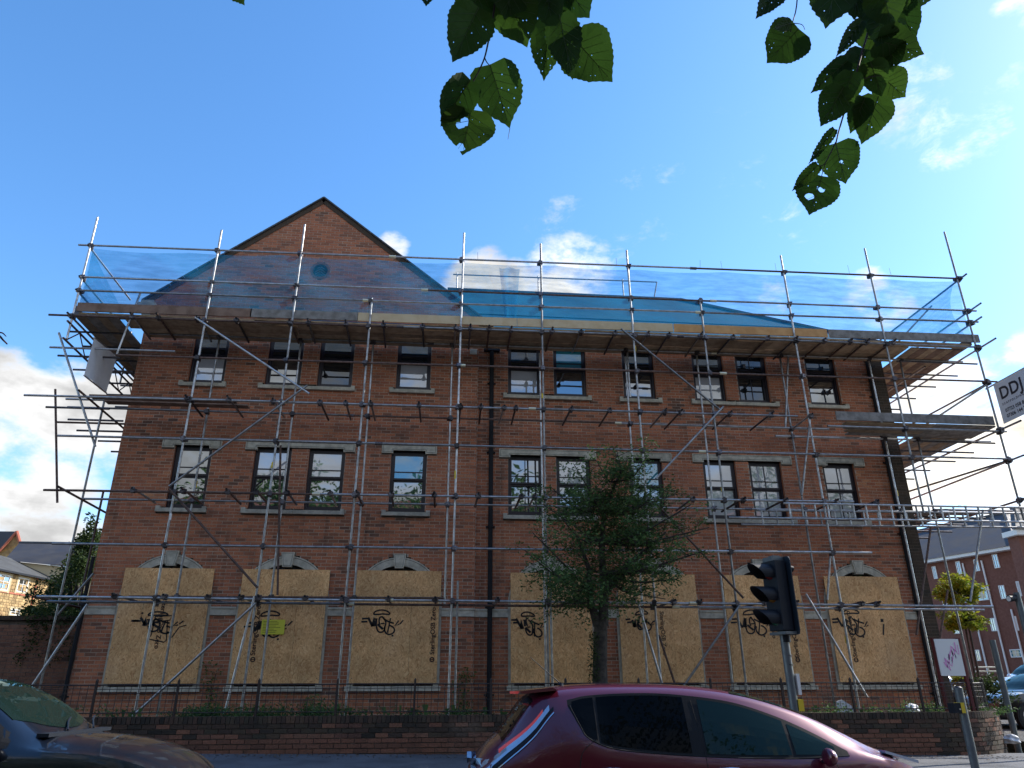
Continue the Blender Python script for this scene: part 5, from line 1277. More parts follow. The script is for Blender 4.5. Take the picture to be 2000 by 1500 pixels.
rc.side_patch('tail_lamp_lens', .06, .76, lambda x: tl1(x)-.03+(-.06 if x < .22 else 0), lambda x: tl1(x)+.018, CLAMPL, .012, nx=16, nz=2); rc.side_patch('tail_lamp_red', .30, .70, lambda x: tl1(x)+.004, lambda x: tl1(x)+.045, RLAMP, .010, nx=16, nz=2)
rc.side_line('door_handle', [(1.14, .84), (1.24, .85), (1.36, .845)], .03, CHROME, .02); rc.side_line('door_handle', [(2.20, .83), (2.30, .84), (2.42, .835)], .03, CHROME, .02)
rc.wheels((.82, 3.52)); rc.mirror(3.22, .90, PLUM)
b = MB(); b.tube((.96, -.12, 1.535), (.97, -.12, 1.56), .03, .02); b.tube((.96, -.12, 1.55), (.66, -.12, 1.80), .006, .003, seg=6); rc.part('roof_aerial', b.mesh('roof_aerial', BLACKP))
b = MB(); b.box(-.01, .02, -.26, .26, .62, .73); rc.part('rear_number_plate', b.mesh('rear_number_plate', YEL))
b = MB(); b.box(3.55, 3.9, .2, .23, 1.07, 1.09); rc.part('wiper', b.mesh('wiper', BLACKP))
b = MB(); b.obox((4.12, -.55, .90), Vector((.95, .15, -.25)).normalized(), Y_, Z_, .18, .06, .012); rc.part('headlamp', b.mesh('headlamp', CLAMPL))
# headrests and seat backs inside
for x, y in ((1.2, -.3), (1.2, .3), (2.0, -.35), (2.0, .35)):
    b = MB(); b.box(x, x+.14, y-.2, y+.2, .7, 1.15); b.box(x, x+.10, y-.12, y+.12, 1.17, 1.36); rc.part('seat', b.mesh('seat', BLACKP))

# dark car at the bottom left
NAVY = car_paint('dark_navy_paint', (.004, .006, .012), (.010, .015, .028))
dc = Car('dark_blue_car', 'dark blue car entering at the bottom left, its windscreen and bonnet mirroring the street', (-6.2, -9.05, .05), 0, NAVY, 4.22,
         [(0, .50), (.05, .80), (.15, 1.05), (.35, 1.36), (.55, 1.50), (1.0, 1.565), (1.7, 1.58), (2.05, 1.555), (2.45, 1.40), (2.80, 1.17), (2.95, 1.10), (3.2, 1.07), (3.6, 1.0), (3.9, .89), (4.1, .72), (4.2, .52), (4.22, .4)],
         [(0, .50), (.15, .85), (.5, .98), (1.5, .98), (2.6, .98), (3.1, .98), (3.7, .90), (4.1, .68), (4.22, .4)],
         [(0, .62), (.15, .76), (.5, .85), (1.5, .89), (2.8, .89), (3.5, .86), (3.9, .78), (4.22, .50)],
         [(0, .5), (.3, .60), (1.0, .63), (2.0, .62), (2.7, .70), (3.1, .74), (3.7, .68), (4.22, .4)], drop=.07)
u2 = interp([(.5, 1.30), (.9, 1.43), (1.6, 1.47), (2.0, 1.45), (2.35, 1.33), (2.7, 1.10)]); l2 = lambda x: 1.0+.02*(x-.5)/2
dc.side_patch('window_surround', .5, 2.72, lambda x: l2(x)-.01, lambda x: u2(x)+.01, TRIM, .003, nx=30); dc.side_patch('rear_door_glass', .62, 1.38, lambda x: l2(x)+.01, lambda x: u2(x)-.01, CARGL, .006); dc.side_patch('front_door_glass', 1.48, 2.55, lambda x: l2(x)+.01, lambda x: u2(x)-.015, CARGLC, .006)
dc.top_patch('windscreen', lambda y: 2.86-.22*y*y, lambda y: 2.06-.08*y*y, lambda x: dc.wr(x)*.95, CARGLC, nx=12, ny=16)
dc.top_patch('rear_screen', lambda y: .52, lambda y: .18, lambda x: dc.wr(x)*.9, CARGL)
dc.side_line('door_seam', [(1.42, 1.0), (1.42, .6), (1.4, .4)], .006, SEAM, .004); dc.side_line('door_seam', [(2.62, .96), (2.66, .6), (2.6, .4)], .006, SEAM, .004)
dc.wheels((.75, 3.35)); dc.mirror(2.62, 1.02, NAVY)
for y in (-.25, .30):
    b = MB(); b.path([Vector((2.93, y, 1.125)), Vector((2.80, y+.28, 1.19)), Vector((2.72, y+.5, 1.215))], .009, 6); dc.part('wiper', b.mesh('wiper', BLACKP))
b = MB(); b.box(2.86, 2.96, -.66, .66, 1.085, 1.115); dc.part('scuttle', b.mesh('scuttle', BLACKP))
for sg in (-1, 1): dc.lamp('headlamp', 4.02, sg*.50, .62, .08, .10, .05, CLAMPL)
dc.lamp('grille', 4.18, 0, .55, .04, .4, .07, BLACKP)

def plain_car(name, label, loc, rot, paint, group=None, tall=1.48):
    k = tall/1.5
    c = Car(name, label, loc, rot, paint, 4.2, [(0, .5), (.06, .85), (.2, 1.05*k), (.5, 1.35*k), (.8, 1.46*k), (1.5, 1.5*k), (2.1, 1.46*k), (2.6, 1.25*k), (2.95, 1.02*k), (3.3, .97*k), (3.8, .85), (4.1, .68), (4.2, .45)],
            [(0, .5), (.2, .85), (.6, .93), (2.8, .92), (3.6, .85), (4.1, .65), (4.2, .4)], [(0, .62), (.2, .78), (.6, .86), (3.3, .86), (3.9, .76), (4.2, .5)], [(0, .5), (.4, .6), (2.2, .6), (2.9, .68), (3.6, .66), (4.2, .4)], drop=.06)
    u = interp([(.5, 1.2*k), (.9, 1.37*k), (1.6, 1.39*k), (2.1, 1.33*k), (2.6, 1.10*k), (2.8, 1.0*k)]); l = lambda x: .96*k
    c.side_patch('rear_door_glass', .55, 1.4, l, u, CARGL, .006, nx=8, nz=2); c.side_patch('front_door_glass', 1.5, 2.7, l, u, CARGLC, .006, nx=8, nz=2)
    c.top_patch('windscreen', lambda y: 2.95-.15*y*y, lambda y: 2.15, lambda x: c.wr(x)*.93, CARGLC); c.top_patch('rear_screen', lambda y: .62, lambda y: .22, lambda x: c.wr(x)*.9, CARGL)
    c.wheels((.75, 3.4)); c.mirror(2.65, .98*k, paint)
    for sg in (-1, 1): c.lamp('headlamp', 3.96, sg*.60, .70, .12, .10, .06, CLAMPL); c.lamp('tail_lamp', .06, sg*.66, .85, .05, .07, .10, RLAMP)
    c.lamp('front_number_plate', 4.19, 0, .42, .015, .26, .055, WHITE); return c
WP = car_paint('white_paint_car', (.70, .71, .73), (.8, .8, .8)); BP = car_paint('black_car_paint', (.003, .003, .004), (.008, .008, .012)); SP = car_paint('silver_paint', (.35, .36, .38), (.5, .5, .5))
plain_car('parked_car', 'black car on the side road at the right edge, nearest of the cars there', (19.1, 4.4, .50), R(187), BP, tall=1.45)
plain_car('parked_car', 'white car behind the black one at the right edge', (24.6, 10.8, .90), R(188), WP, tall=1.60)
plain_car('parked_van', 'dark blue vehicle half hidden behind the white sign board', (19.2, 13.8, 1.0), R(250), NAVY, tall=1.95)
# ------------------------------------------------------------------ neighbours on the left
def onplane(px, py, P0, d):
    """photo point on the upright plane through P0 along d"""
    r = ray(px, py); n_ = Vector((d.y, -d.x, 0)); t = (P0-CAM).dot(n_)/r.dot(n_); p = CAM+r*t; return p, (p-P0).dot(d), p.z
STN = mat('rubble_stone', (.48, .34, .16), .9, noise=((.28, .18, .09), .9), scale=2.2, rnd=(.7, 1.2)); PALE = mat('pale_render', (.50, .41, .26), .9); LSL = mat('light_slate', (.075, .075, .072), .85, noise=((.05, .05, .05), .7), scale=1.0, rnd=(.85, 1.1))
DSL = mat('dark_slate', (.035, .036, .045), .75, noise=((.055, .055, .06), .6), scale=.8); REDV = mat('red_brick_trim', (.42, .13, .08), .85)
def wall_window(P0, d, s0, s1, z0, z1, parent, nrm, frame=WHITE, glassm=GLASS, sur=None, bars=True, m_=.12):
    def pt(s, z, o): return P0+d*s+nrm*o+Vector((0, 0, z-P0.z))
    f = MB(); c = pt((s0+s1)/2, (z0+z1)/2, .03)
    w, h = (s1-s0)/2, (z1-z0)/2
    if sur is not None:
        e = MB()
        for (a, b_, hw, hh) in ((-w-m_*.7, 0, m_*.7, h+m_*1.4), (w+m_*.7, 0, m_*.7, h+m_*1.4), (0, h+m_*.7, w, m_*.7), (0, -h-m_*.5, w, m_*.5)): e.obox(c+d*a+Z_*b_, d, nrm, Z_, hw, .05, hh)
        e.obj('window_surround', sur, parent)
    t = .032
    for (a, b_, hw, hh) in ((-w+t, 0, t, h), (w-t, 0, t, h), (0, h-t, w-2*t, t), (0, -h+t, w-2*t, t)): f.obox(c+d*a+Z_*b_, d, nrm, Z_, hw, .045, hh)
    if bars: f.obox(c, d, nrm, Z_, .02, .04, h-2*t); f.obox(c+Z_*h*.1, d, nrm, Z_, w-2*t, .038, .016)
    o = f.obj('window', frame, parent)
    g = MB(); g.quad(*[pt(s, z, .035) for s, z in ((s0+t, z0+t), (s1-t, z0+t), (s1-t, z1-t), (s0+t, z1-t))]); g.obj('pane', glassm, o)
def zat(px, py, Z): p = atz(px, py, Z); return p
P0 = zat(0, 1112, 10.5); P1 = zat(119, 1136, 10.5); d = (P1-P0).normalized(); nr = Vector((d.y, -d.x, 0))
if nr.dot(CAM-P0) < 0: nr = -nr
back_ = -nr
hs_ = empty('stone_house', (P0.x, P0.y, .4), 'sunlit yellow stone house with a slate roof at the far left, seen past the scaffolding', 'house')
L0, L1 = -14, (P1-P0).length
def hp_(s, o, z): return P0+d*s+nr*o+Vector((0, 0, z-P0.z))
# rubble masonry: separate stones on the sunlit wall
q = MB(); q.quad(hp_(L0, 0, .2), hp_(L1, 0, .2), hp_(L1, 0, 10.5), hp_(L0, 0, 10.5)); q.quad(hp_(L1, 0, .2), hp_(L1, -8, .2), hp_(L1, -8, 10.5), hp_(L1, 0, 10.5)); q.obj('wall', MATS['pale_render'], hs_)
q = MB(); rr = random.Random(2); z = 4.0
while z < 10.4:
    h = rr.uniform(.16, .30); s = -4
    while s < L1-.1:
        w = rr.uniform(.2, .5); c = hp_(s+w/2, .0, z+h/2); q.obox(c, d, nr, Z_, min(w, L1-s)/2-.018, .03+rr.uniform(0, .02), h/2-.018); s += w
    z += h
q.obj('rubble_stones', STN, hs_, kind='stuff')
for (a, b_, c_, e_) in ((-3, 1120, 13, 1154), (37, 1127, 49.5, 1158), (21, 1188, 36, 1203)):
    _, s0, z1 = onplane(a, b_, P0, d); _, s1, z0 = onplane(c_, e_, P0, d); _, _, za = onplane((a+c_)/2, b_+2, P0, d); wall_window(P0, d, s0, s1, z0, za, hs_, nr, sur=PALE)
for pxx in (67,):
    _, s0, _ = onplane(pxx, 1150, P0, d); q = MB(); q.tube(hp_(s0, .08, .5), hp_(s0, .08, 10.4), .07, seg=8); q.obj('downpipe', REDV, hs_)
for px_a, py_a in ((10, 1180),): 
    for zz in (6.3, 8.9): q = MB(); q.obox(hp_(L1/2-2, .045, zz), d, nr, Z_, L1/2+2, .02, .06); q.obj('brick_band', REDV, hs_)
q = MB(); q.quad(hp_(L0, .35, 10.42), hp_(L1+.3, .35, 10.42), hp_(L1-1.2, -4.2, 12.4), hp_(L0, -4.2, 12.9)); q.quad(hp_(L0, -8.3, 10.4), hp_(L1+.3, -8.3, 10.4), hp_(L1-1.2, -4.2, 12.4), hp_(L0, -4.2, 12.9)); q.poly([hp_(L1+.3, .35, 10.42), hp_(L1+.3, -8.3, 10.4), hp_(L1-1.2, -4.2, 12.4)]); q.obj('roof', LSL, hs_)
q = MB(); q.obox(hp_((L0+L1)/2, .42, 10.40), d, nr, Z_, (L1-L0)/2+.3, .06, .07); q.obj('gutter', BLACKP, hs_)
# dark roofed building and red gable behind it
YB = 52.0
def bk(px, py, Y=YB): return at(px, py, Y)
dk_ = empty('dark_roofed_building', (bk(120, 1160).x, YB, .4), 'long building with a steep dark slate roof behind the stone house at the left', 'building')
rA, rB = bk(38, 1060, YB+4), bk(230, 1063, YB+4); eA, eB = bk(8, 1094), bk(230, 1117)
q = MB(); q.quad(eA, eB, rB, rA); q.obj('roof', DSL, dk_)
q = MB(); q.quad((eA.x, YB+.3, .3), (eB.x, YB+.3, .3), (eB.x, YB+.3, eB.z), (eA.x, YB+.3, eA.z)); q.obj('wall', PALE, dk_)
q = MB(); q.tube(rA, rB, .14, seg=8); q.obj('ridge_tile', SLATE, dk_)
YG = 62
gb = empty('red_gabled_house', (bk(10, 1100, YG).x, YG, .4), 'house with a red brick trimmed gable and dark roof at the very left edge', 'house')
g1, g2, g3 = bk(33, 1038, YG), bk(40, 1066, YG), bk(12, 1090, YG); 
q = MB(); q.poly([bk(-60, 1100, YG+.1), bk(40, 1100, YG+.1), bk(40, 1062, YG+.1), g1+Vector((0, .1, 0)), bk(0, 1076, YG+.1), bk(-60, 1110, YG+.1)]); q.obj('gable_wall', STN, gb)
q = MB(); q.quad(bk(-60, 1037, YG+4), g1, bk(0, 1076, YG-.2), bk(-60, 1095, YG-.2)); q.obj('roof', DSL, gb)
q = MB(); q.tube(g1, bk(-3, 1079, YG-.3), .13, seg=6); q.tube(g1, bk(40, 1064, YG-.3), .16, seg=6); q.obj('verge_trim', REDV, gb)
# garden wall at the left, brick, leaning ivy
YGW = .9
zt_ = at(60, 1202, YGW).z
gw = empty('garden_wall', (-10, YGW, .3), 'tall dark brick garden wall running off to the left of the building', 'wall')
_pl = gw
build_brickface('wall_face', [(lambda z: [(-15.0, XL-.12)], .32, zt_-.12, YGW, -15)], 300, MORTD, BR2, parent=gw, mid=lambda s: abs(s[1]+8.4)+abs(s[0]-2.0)*.7)
for k in range(34):
    q = MB(); x = -15+k*.23; q.box(x+.004, x+.226, YGW-.03, YGW+.25, zt_-.10+rs.uniform(-.004, .004), zt_-.005); 
    if x < XL-.3: q.obj('coping_brick', MATS['mossy_brick'], gw)
q = MB(); q.box(-15, XL-.13, YGW+.05, YGW+.22, .1, zt_-.11); q.obj('wall_core', MORTD, gw)
q = MB(); ri = random.Random(31)
for k in range(46): leaf_cloud(q, (ri.uniform(-8.9, -7.7), YGW-.06, ri.uniform(2.1, 3.15)), (.18, .06, .2), 16, .07, ri)
for k in range(60): leaf_cloud(q, (ri.uniform(-9.1, -7.5), YGW+.1, ri.uniform(2.9, 3.55)), (.22, .2, .16), 26, .08, ri)
prop(q.obj('wall_ivy', LEAFD, kind='stuff'), 'ivy hanging over the top of the garden wall beside the building', 'ivy')
def bush(name, lab, c, rad, n, material, size, seed, group=None, trunk=True, tr_=.12):
    rr = random.Random(seed); t = empty(name, (c[0], c[1], .3), lab, 'tree' if trunk else 'bush', group); q = MB(); k = 26
    for _ in range(k):
        v = Vector((rr.gauss(0, 1), rr.gauss(0, 1), rr.gauss(0, 1))).normalized()*rr.uniform(.35, 1); cc = Vector(c)+Vector((v.x*rad[0], v.y*rad[1], v.z*rad[2])); leaf_cloud(q, cc, (rad[0]*.34, rad[1]*.34, rad[2]*.26), n//k, size, rr)
    q.obj('crown', material, t, kind='stuff')
    if trunk:
        q = MB(); q.path([Vector((c[0], c[1], .1)), Vector((c[0]+.1, c[1], c[2]-rad[2]*.4)), Vector((c[0], c[1], c[2]+rad[2]*.5))], [tr_, tr_*.7, .02], 7)
        for _ in range(7): v = Vector((rr.uniform(-1, 1)*rad[0], rr.uniform(-1, 1)*rad[1], rr.uniform(-.4, .8)*rad[2])); q.path([Vector((c[0], c[1], c[2]-rad[2]*.4)), Vector(c)+v*.5, Vector(c)+v*.85], [.05, .035, .01], 5)
        q.obj('trunk', BARK, t, smooth=60)
    return t
c_ = at(158, 1130, 9.0); bush('garden_tree', 'dark evergreen tree between the brick building and the stone house', (c_.x-.1, 9.0, c_.z-.3), (.55, .8, 2.0), 4200, LEAFD, .14, 41)
c_ = at(150, 1105, 16.0); bush('garden_tree', 'lighter green treetop behind the dark evergreen at the left', (c_.x, 16.0, c_.z), (.85, 1.0, 1.7), 3000, LEAFR, .15, 42)
c_ = at(105, 1190, 5.0); bush('garden_bush', 'yellowish shrub showing just above the garden wall', (c_.x, 5.0, c_.z-.15), (.9, .6, .42), 1800, LEAFR, .10, 43, trunk=False)
c_ = at(92, 1150, 3.6); bush('garden_bush', 'thin straggly bush rising above the garden wall in front of the stone house', (c_.x, 3.6, c_.z-.2), (.38, .4, .8), 420, LEAFD, .10, 44, trunk=False)

# ------------------------------------------------------------------ flats on the right
Q0 = zat(1811, 1097, 11.5); Q1 = zat(1982, 1069, 11.5); d = (Q1-Q0).normalized(); nr = Vector((d.y, -d.x, 0))
if nr.dot(CAM-Q0) < 0: nr = -nr
fl = empty('apartment_block', (Q0.x, Q0.y, .3), 'four storey red brick apartment block with white windows and slate roof at the right', 'building')
LL = (Q1-Q0).length
def fp(s, o, z): return Q0+d*s+nr*o+Vector((0, 0, z-Q0.z))
q = MB(); q.quad(fp(-14, 0, 0), fp(LL, 0, 0), fp(LL, 0, 11.5), fp(-14, 0, 11.5)); q.quad(fp(LL, 0, 0), fp(LL, -12, 0), fp(LL, -12, 11.5), fp(LL, 0, 11.5))
MB_B = mat('block_brick', (.19, .078, .055), .9, noise=((.13, .055, .04), .6), scale=6, bump=(20, .3))
fw = q.obj('wall', MB_B, fl)
for (a, b_, c_, e_, wide) in ((1820, 1106, 1833, 1131, 0), (1866, 1096, 1881, 1122, 0), (1901, 1092, 1916, 1116, 0), (1937, 1082, 1955, 1110, 0), (1880, 1152, 1893, 1177, 0), (1905, 1147, 1933, 1173, 1), (1950, 1143, 1968, 1170, 0), (1838, 1160, 1852, 1182, 0),
                              (1932, 1207, 1949, 1233, 0), (1979, 1203, 1992, 1232, 0), (1904, 1269, 1918, 1291, 0), (1860, 1215, 1876, 1238, 0), (1972, 1268, 1998, 1284, 1), (1984, 1135, 1998, 1165, 0)):
    _, s0, z1 = onplane(a, (b_), Q0, d); _, s1, z0 = onplane(c_, e_, Q0, d); _, _, zm1 = onplane((a+c_)/2, b_, Q0, d); _, _, zm0 = onplane((a+c_)/2, e_, Q0, d)
    wall_window(Q0, d, min(s0, s1), max(s0, s1), zm0, zm1, fl, nr, glassm=TEAL if wide else GLASS)
    if wide:
        q = MB(); q.obox(fp((s0+s1)/2, .01, (zm0+zm1)/2), d, nr, Z_, abs(s1-s0)*.28, .03, (zm1-zm0)*.35); q.obj('cream_curtain', mat('cream_curtain', (.66, .6, .42), .9), fl)
for (a, b_), (c_, e_) in (((1918, 1095), (1966, 1290)), ((1882, 1100), (1926, 1292)), ((1978, 1190), (2000, 1290))):
    _, s0, z0 = onplane(c_, e_, Q0, d); _, s1, z1 = onplane(a, b_, Q0, d); q = MB(); q.tube(fp((s0+s1)/2, .1, z0-1.5), fp((s0+s1)/2, .1, z1), .07, seg=8); q.obj('downpipe', WHITE, fl)
q = MB(); q.obox(fp(LL/2-7, .35, 11.45), d, nr, Z_, LL/2+7.3, .35, .14); q.obj('white_eaves', WHITE, fl)
q = MB(); q.quad(fp(-14, .8, 11.55), fp(LL+.6, .8, 11.55), fp(LL-3.5, -6, 15.4), fp(-9, -6, 15.4)); q.poly([fp(LL+.6, .8, 11.55), fp(LL+.6, -12.5, 11.55), fp(LL-3.5, -6, 15.4)]); q.poly([fp(-14, .8, 11.55), fp(-14, -12.5, 11.55), fp(-9, -6, 15.4)]); q.quad(fp(LL+.6, -12.5, 11.55), fp(-14, -12.5, 11.55), fp(-9, -6, 15.4), fp(LL-3.5, -6, 15.4)); q.obj('roof', DSL, fl)
q = MB(); q.tube(fp(LL+.6, .8, 11.6), fp(LL-3.5, -6, 15.45), .12, seg=6); q.tube(fp(LL-3.5, -6, 15.45), fp(-9, -6, 15.45), .12, seg=6); q.obj('ridge_tile', SLATE, fl)
W0 = atz(1984, 1045, 12.5); 
w2 = empty('corner_block', (W0.x, W0.y, .3), 'taller brick wing with a white fascia cut off by the right edge of the picture', 'building')
W0 = at(1988, 1046, 30.0); q = MB(); q.box(W0.x, W0.x+9, 30, 31, .2, W0.z); q.obj('wall', MB_B, w2); q = MB(); q.box(W0.x-.35, W0.x+9.4, 29.6, 31, W0.z, W0.z+.35); q.obj('white_fascia', WHITE, w2)
q = MB(); q.prism([(W0.x-.5, 29.4, W0.z+.36), (W0.x+10, 29.4, W0.z+.36), (W0.x+10, 30.9, W0.z+2.2), (W0.x+1.0, 30.9, W0.z+2.2)], (0, .4, 0)); q.obj('roof', SLATE, w2)
for z0_ in (3.0, 5.8, 8.5):
    if z0_+1.4 < W0.z: wall_window(Vector((W0.x, 30, 0)), X, .55, 1.6, z0_, z0_+1.35, w2, -Y_)

# sumac and roadside things on the right
YS = 3.5
c_ = at(1872, 1160, YS); bush('sumac_tree', 'bright yellow green leafy tree just past the right corner of the building', (c_.x, YS, c_.z), (.62, .6, .50), 2600, LEAFY, .13, 61, tr_=.04)
c_ = at(1876, 1213, YS-.6); bush('sumac_tree', 'yellow green tree crown under the lowest scaffold rails, above the pink scribbled board', (c_.x, YS-.6, c_.z), (.62, .5, .34), 1900, LEAFY, .12, 62, tr_=.035)
c_ = at(1873, 1330, 1.5); bush('sumac_sapling', 'small yellow green sapling below the white sign board', (c_.x, 1.5, c_.z), (.16, .15, .18), 260, LEAFY, .09, 63, tr_=.015)
c_ = at(1935, 1345, 1.6); bush('hedge_bush', 'brown and green bush growing behind the curved end of the wall', (c_.x-.1, 1.6, c_.z-.05), (.62, .5, .42), 1500, MATS.get('x') or LEAFD, .09, 51, trunk=False)
c_ = at(1938, 1310, 22.0); q = MB(); 
rr = random.Random(8)
for k in range(40): leaf_cloud(q, (c_.x+rr.uniform(-5, 5), 22+rr.uniform(-.5, .5), 1.2+rr.uniform(0, .5)), (.5, .5, .4), 50, .14, rr)
prop(q.obj('hedge', LEAFD, kind='stuff'), 'low dark green hedge in front of the apartment block', 'hedge')
fr_ = empty('roadside_rail', (at(1925, 1305, 17).x, 17, .3), 'pale double rail fence on the far side of the side road', 'fence')
for py in (1303, 1311): a, b_ = at(1905, py, 17), at(1952, py, 17); q = MB(); q.tube(a, b_, .035, seg=6); q.obj('rail', STONE, fr_)
for px in (1908, 1929, 1950): a = at(px, 1302, 17); q = MB(); q.tube((a.x, 17, .3), a, .04, seg=6); q.obj('rail_post', STONE, fr_)
p = at(1960, 1400, 1.0)

# ------------------------------------------------------------------ the side of the street behind the viewer, mirrored in the panes
rr = random.Random(77); q = MB()
for k in range(760):
    x = rr.uniform(-42, 46); y = rr.uniform(-33, -29); h = 14.6+.8*math.sin(x*.35)+.5*math.sin(x*.9+1); z = rr.uniform(3.0, h)
    leaf_cloud(q, (x, y, z), (1.5, 1.3, 1.1), 90, .45, rr)
q.obj('street_trees', LEAFT, kind='stuff')
bo = bpy.data.objects['street_trees']; prop(bo, 'row of leafy street trees across the road, seen mirrored in the window panes', 'trees')
q = MB(); q.box(-45, 48, -40, -35, 0, 12.2); q.prism([(-46, -40.3, 12.2), (-46, -34.7, 12.2), (-46, -37.5, 14.8)], (95, 0, 0)); prop(q.obj('terrace_opposite', MB_B), 'plain brick terrace across the road, seen only in reflections', 'building')

# ------------------------------------------------------------------ lime branches hanging overhead
def lime_leaf(parent, base, tip, wpx, Y, holes=(), fold=.35, tilt=0.0, seed=0, pin=8, name='leaf'):
    rr = random.Random(seed); A = at(*base, Y); B = at(*tip, Y+tilt); d = (B-A); L = d.length; d.normalize()
    view = (A-CAM).normalized(); n = d.cross(view).normalized()         # sideways in the leaf
    z = (A-CAM).dot(FWD); W_ = 1.18*wpx/F_PX*z*.5; out = []
    nt_ = 26
    prof = lambda t: (math.sin(math.pi*min(1, (t+.10)/1.10)**.66)**.78)*(1-.55*max(0, t-.72)/.28) if t > -.1 else 0
    for sg in (1, -1):
        side = []
        for k in range(nt_+1):
            t = -.07+1.07*k/nt_; w = prof(t) if k < nt_ else 0
            w = w*W_*(1+.04*math.sin(t*9+seed))
            ser = (rr.uniform(.004, .018) if k % 2 else -.004)*L if 1 < k < nt_-1 else 0
            side.append(Vector((t*L, sg*(w+ser))))
        out += side if sg == 1 else side[-2:0:-1]
    out[0] = Vector((.0, .0))
    hl = []
    for hx, hy, hr in holes:       # given in photo px
        p = at(hx, hy, Y)-A; c = Vector((p.dot(d), p.dot(n))); r = hr/F_PX*z
        hl.append([c+Vector((math.cos(a_*.7)*1, math.sin(a_*.7)))*r*rr.uniform(.75, 1.2) for a_ in range(9)])
    for _ in range(pin):
        t = rr.uniform(.1, .85); c = Vector((t*L, rr.uniform(-.75, .75)*prof(t)*W_)); r = rr.uniform(.004, .010)*L; a0 = rr.uniform(0, 3)
        hl.append([c+Vector((math.cos(a0+k_*1.57)*r*1.5, math.sin(a0+k_*1.57)*r)) for k_ in range(4)])
    pts = [p.copy() for p in out]; faces = [list(range(len(out)))]
    for h in hl: faces.append(list(range(len(pts), len(pts)+len(h)))); pts += h
    i0 = len(pts); mid = [Vector((L*k/8, 0)) for k in range(1, 8)]; pts += mid
    for k in range(1, 6):
        for sg in (-1, 1):
            for f_ in (.35, .7): t = k/6.5; pts.append(Vector((t*L, sg*prof(t)*W_*f_)))
    vs, es, fs, *_ = delaunay_2d_cdt(pts, [], faces, 0, 1e-7)
    def inside(p, poly):
        c = False; j = len(poly)-1
        for i in range(len(poly)):
            if (poly[i].y > p.y) != (poly[j].y > p.y) and p.x < (poly[j].x-poly[i].x)*(p.y-poly[i].y)/(poly[j].y-poly[i].y+1e-12)+poly[i].x: c = not c
            j = i
        return c
    keep = []
    for f in fs:
        c = sum((vs[i] for i in f), Vector((0, 0)))/len(f)
        if inside(c, out) and not any(inside(c, h) for h in hl): keep.append(list(f))
    V = []
    for p in vs:
        lat = abs(p.y); wob = (.10*W_*math.sin(p.x/L*11+seed)+.22*W_*math.sin(seed*1.7)*(lat/W_)**2)*min(1, lat/W_)
        V.append(tuple(A+d*p.x+n*p.y*math.cos(fold)+view*(-lat*math.sin(fold)+wob+.10*L*math.sin(p.x/L*2.2))))
    me = bpy.data.meshes.new('leaf'); me.from_pydata(V, [], keep); me.materials.append(LEAF); me.update()
    o = link(name, me, parent)
    # raised midrib and side veins under the blade
    q = MB(); lift = -view*.0008*1
    P = [A+d*L*k/8+view*(.10*L*math.sin(k/8*2.2))+lift for k in range(8)]; q.path(P, [.0011*(1-.08*k) for k in range(8)], 4)
    for k in range(1, 6):
        for sg in (-1, 1):
            t = k/7; w = prof(min(t+.16, .95))*W_*.86; a_ = P[k]; e = A+d*L*(t+.17)+n*sg*w*math.cos(fold)+view*(-w*math.sin(fold)+.10*L*math.sin((t+.17)*2.2))+lift; q.tube(a_, e, .0005, .0003, 4, False)
    q.obj('vein', VEIN, o); return A
# the lime whose twigs hang into view: its crown spreads above and behind the viewer
rr = random.Random(55)
lt = empty('lime_tree', (-1.5, -20.5, .1), 'large lime tree at the kerb behind the viewer, its twigs hanging in at the top', 'tree')
q = MB()
for k in range(560):
    v = Vector((rr.gauss(0, 1), rr.gauss(0, 1), rr.gauss(0, 1))).normalized()*rr.random()**.4; c = Vector((-.5+v.x*9.5, -19.6+v.y*4.2, 7.8+v.z*3.0))
    if c.z > 1.48+(c.y+17)*1.45+1.6 and c.z > 4.6: leaf_cloud(q, c, (.9, .9, .6), 60, .15, rr)
q.obj('crown', LEAFT, lt, kind='stuff'); q = MB(); q.path([Vector((-1.5, -20.5, .1)), Vector((-1.4, -20.4, 4)), Vector((-1, -20, 8)), Vector((0, -19.5, 10))], [.32, .26, .16, .05], 10)
for a, c in (((-1.4, -20.4, 4), (5, -18.5, 7.5)), ((-1.4, -20.4, 4.4), (-7, -19, 7.6)), ((-1.2, -20.2, 6), (1.5, -16.8, 6.2)), ((-1.2, -20.2, 5.5), (3, -22, 8))): q.path([Vector(a), Vector(a).lerp(Vector(c), .5)+Vector((0, 0, .4)), Vector(c)], [.12, .08, .03], 7)
q.obj('trunk', BARK, lt, smooth=60)
VEIN = mat('leaf_vein', (.045, .075, .02), .6); TWIG = mat('twig_bark', (.035, .02, .025), .8)
def twig(parent, pts, Y, r, name='twig'):
    q = MB(); P = smooth_pts([at(*p, Y) for p in pts], 4); q.path(P, [r*(1-.5*k/len(P)) for k in range(len(P))], 6); q.obj(name, TWIG, parent, smooth=60)
YA = -15.95
ba = empty('lime_branch', at(960, -60, YA), 'leafy lime twig hanging into the top centre of the picture, leaves pricked with holes', 'branch')
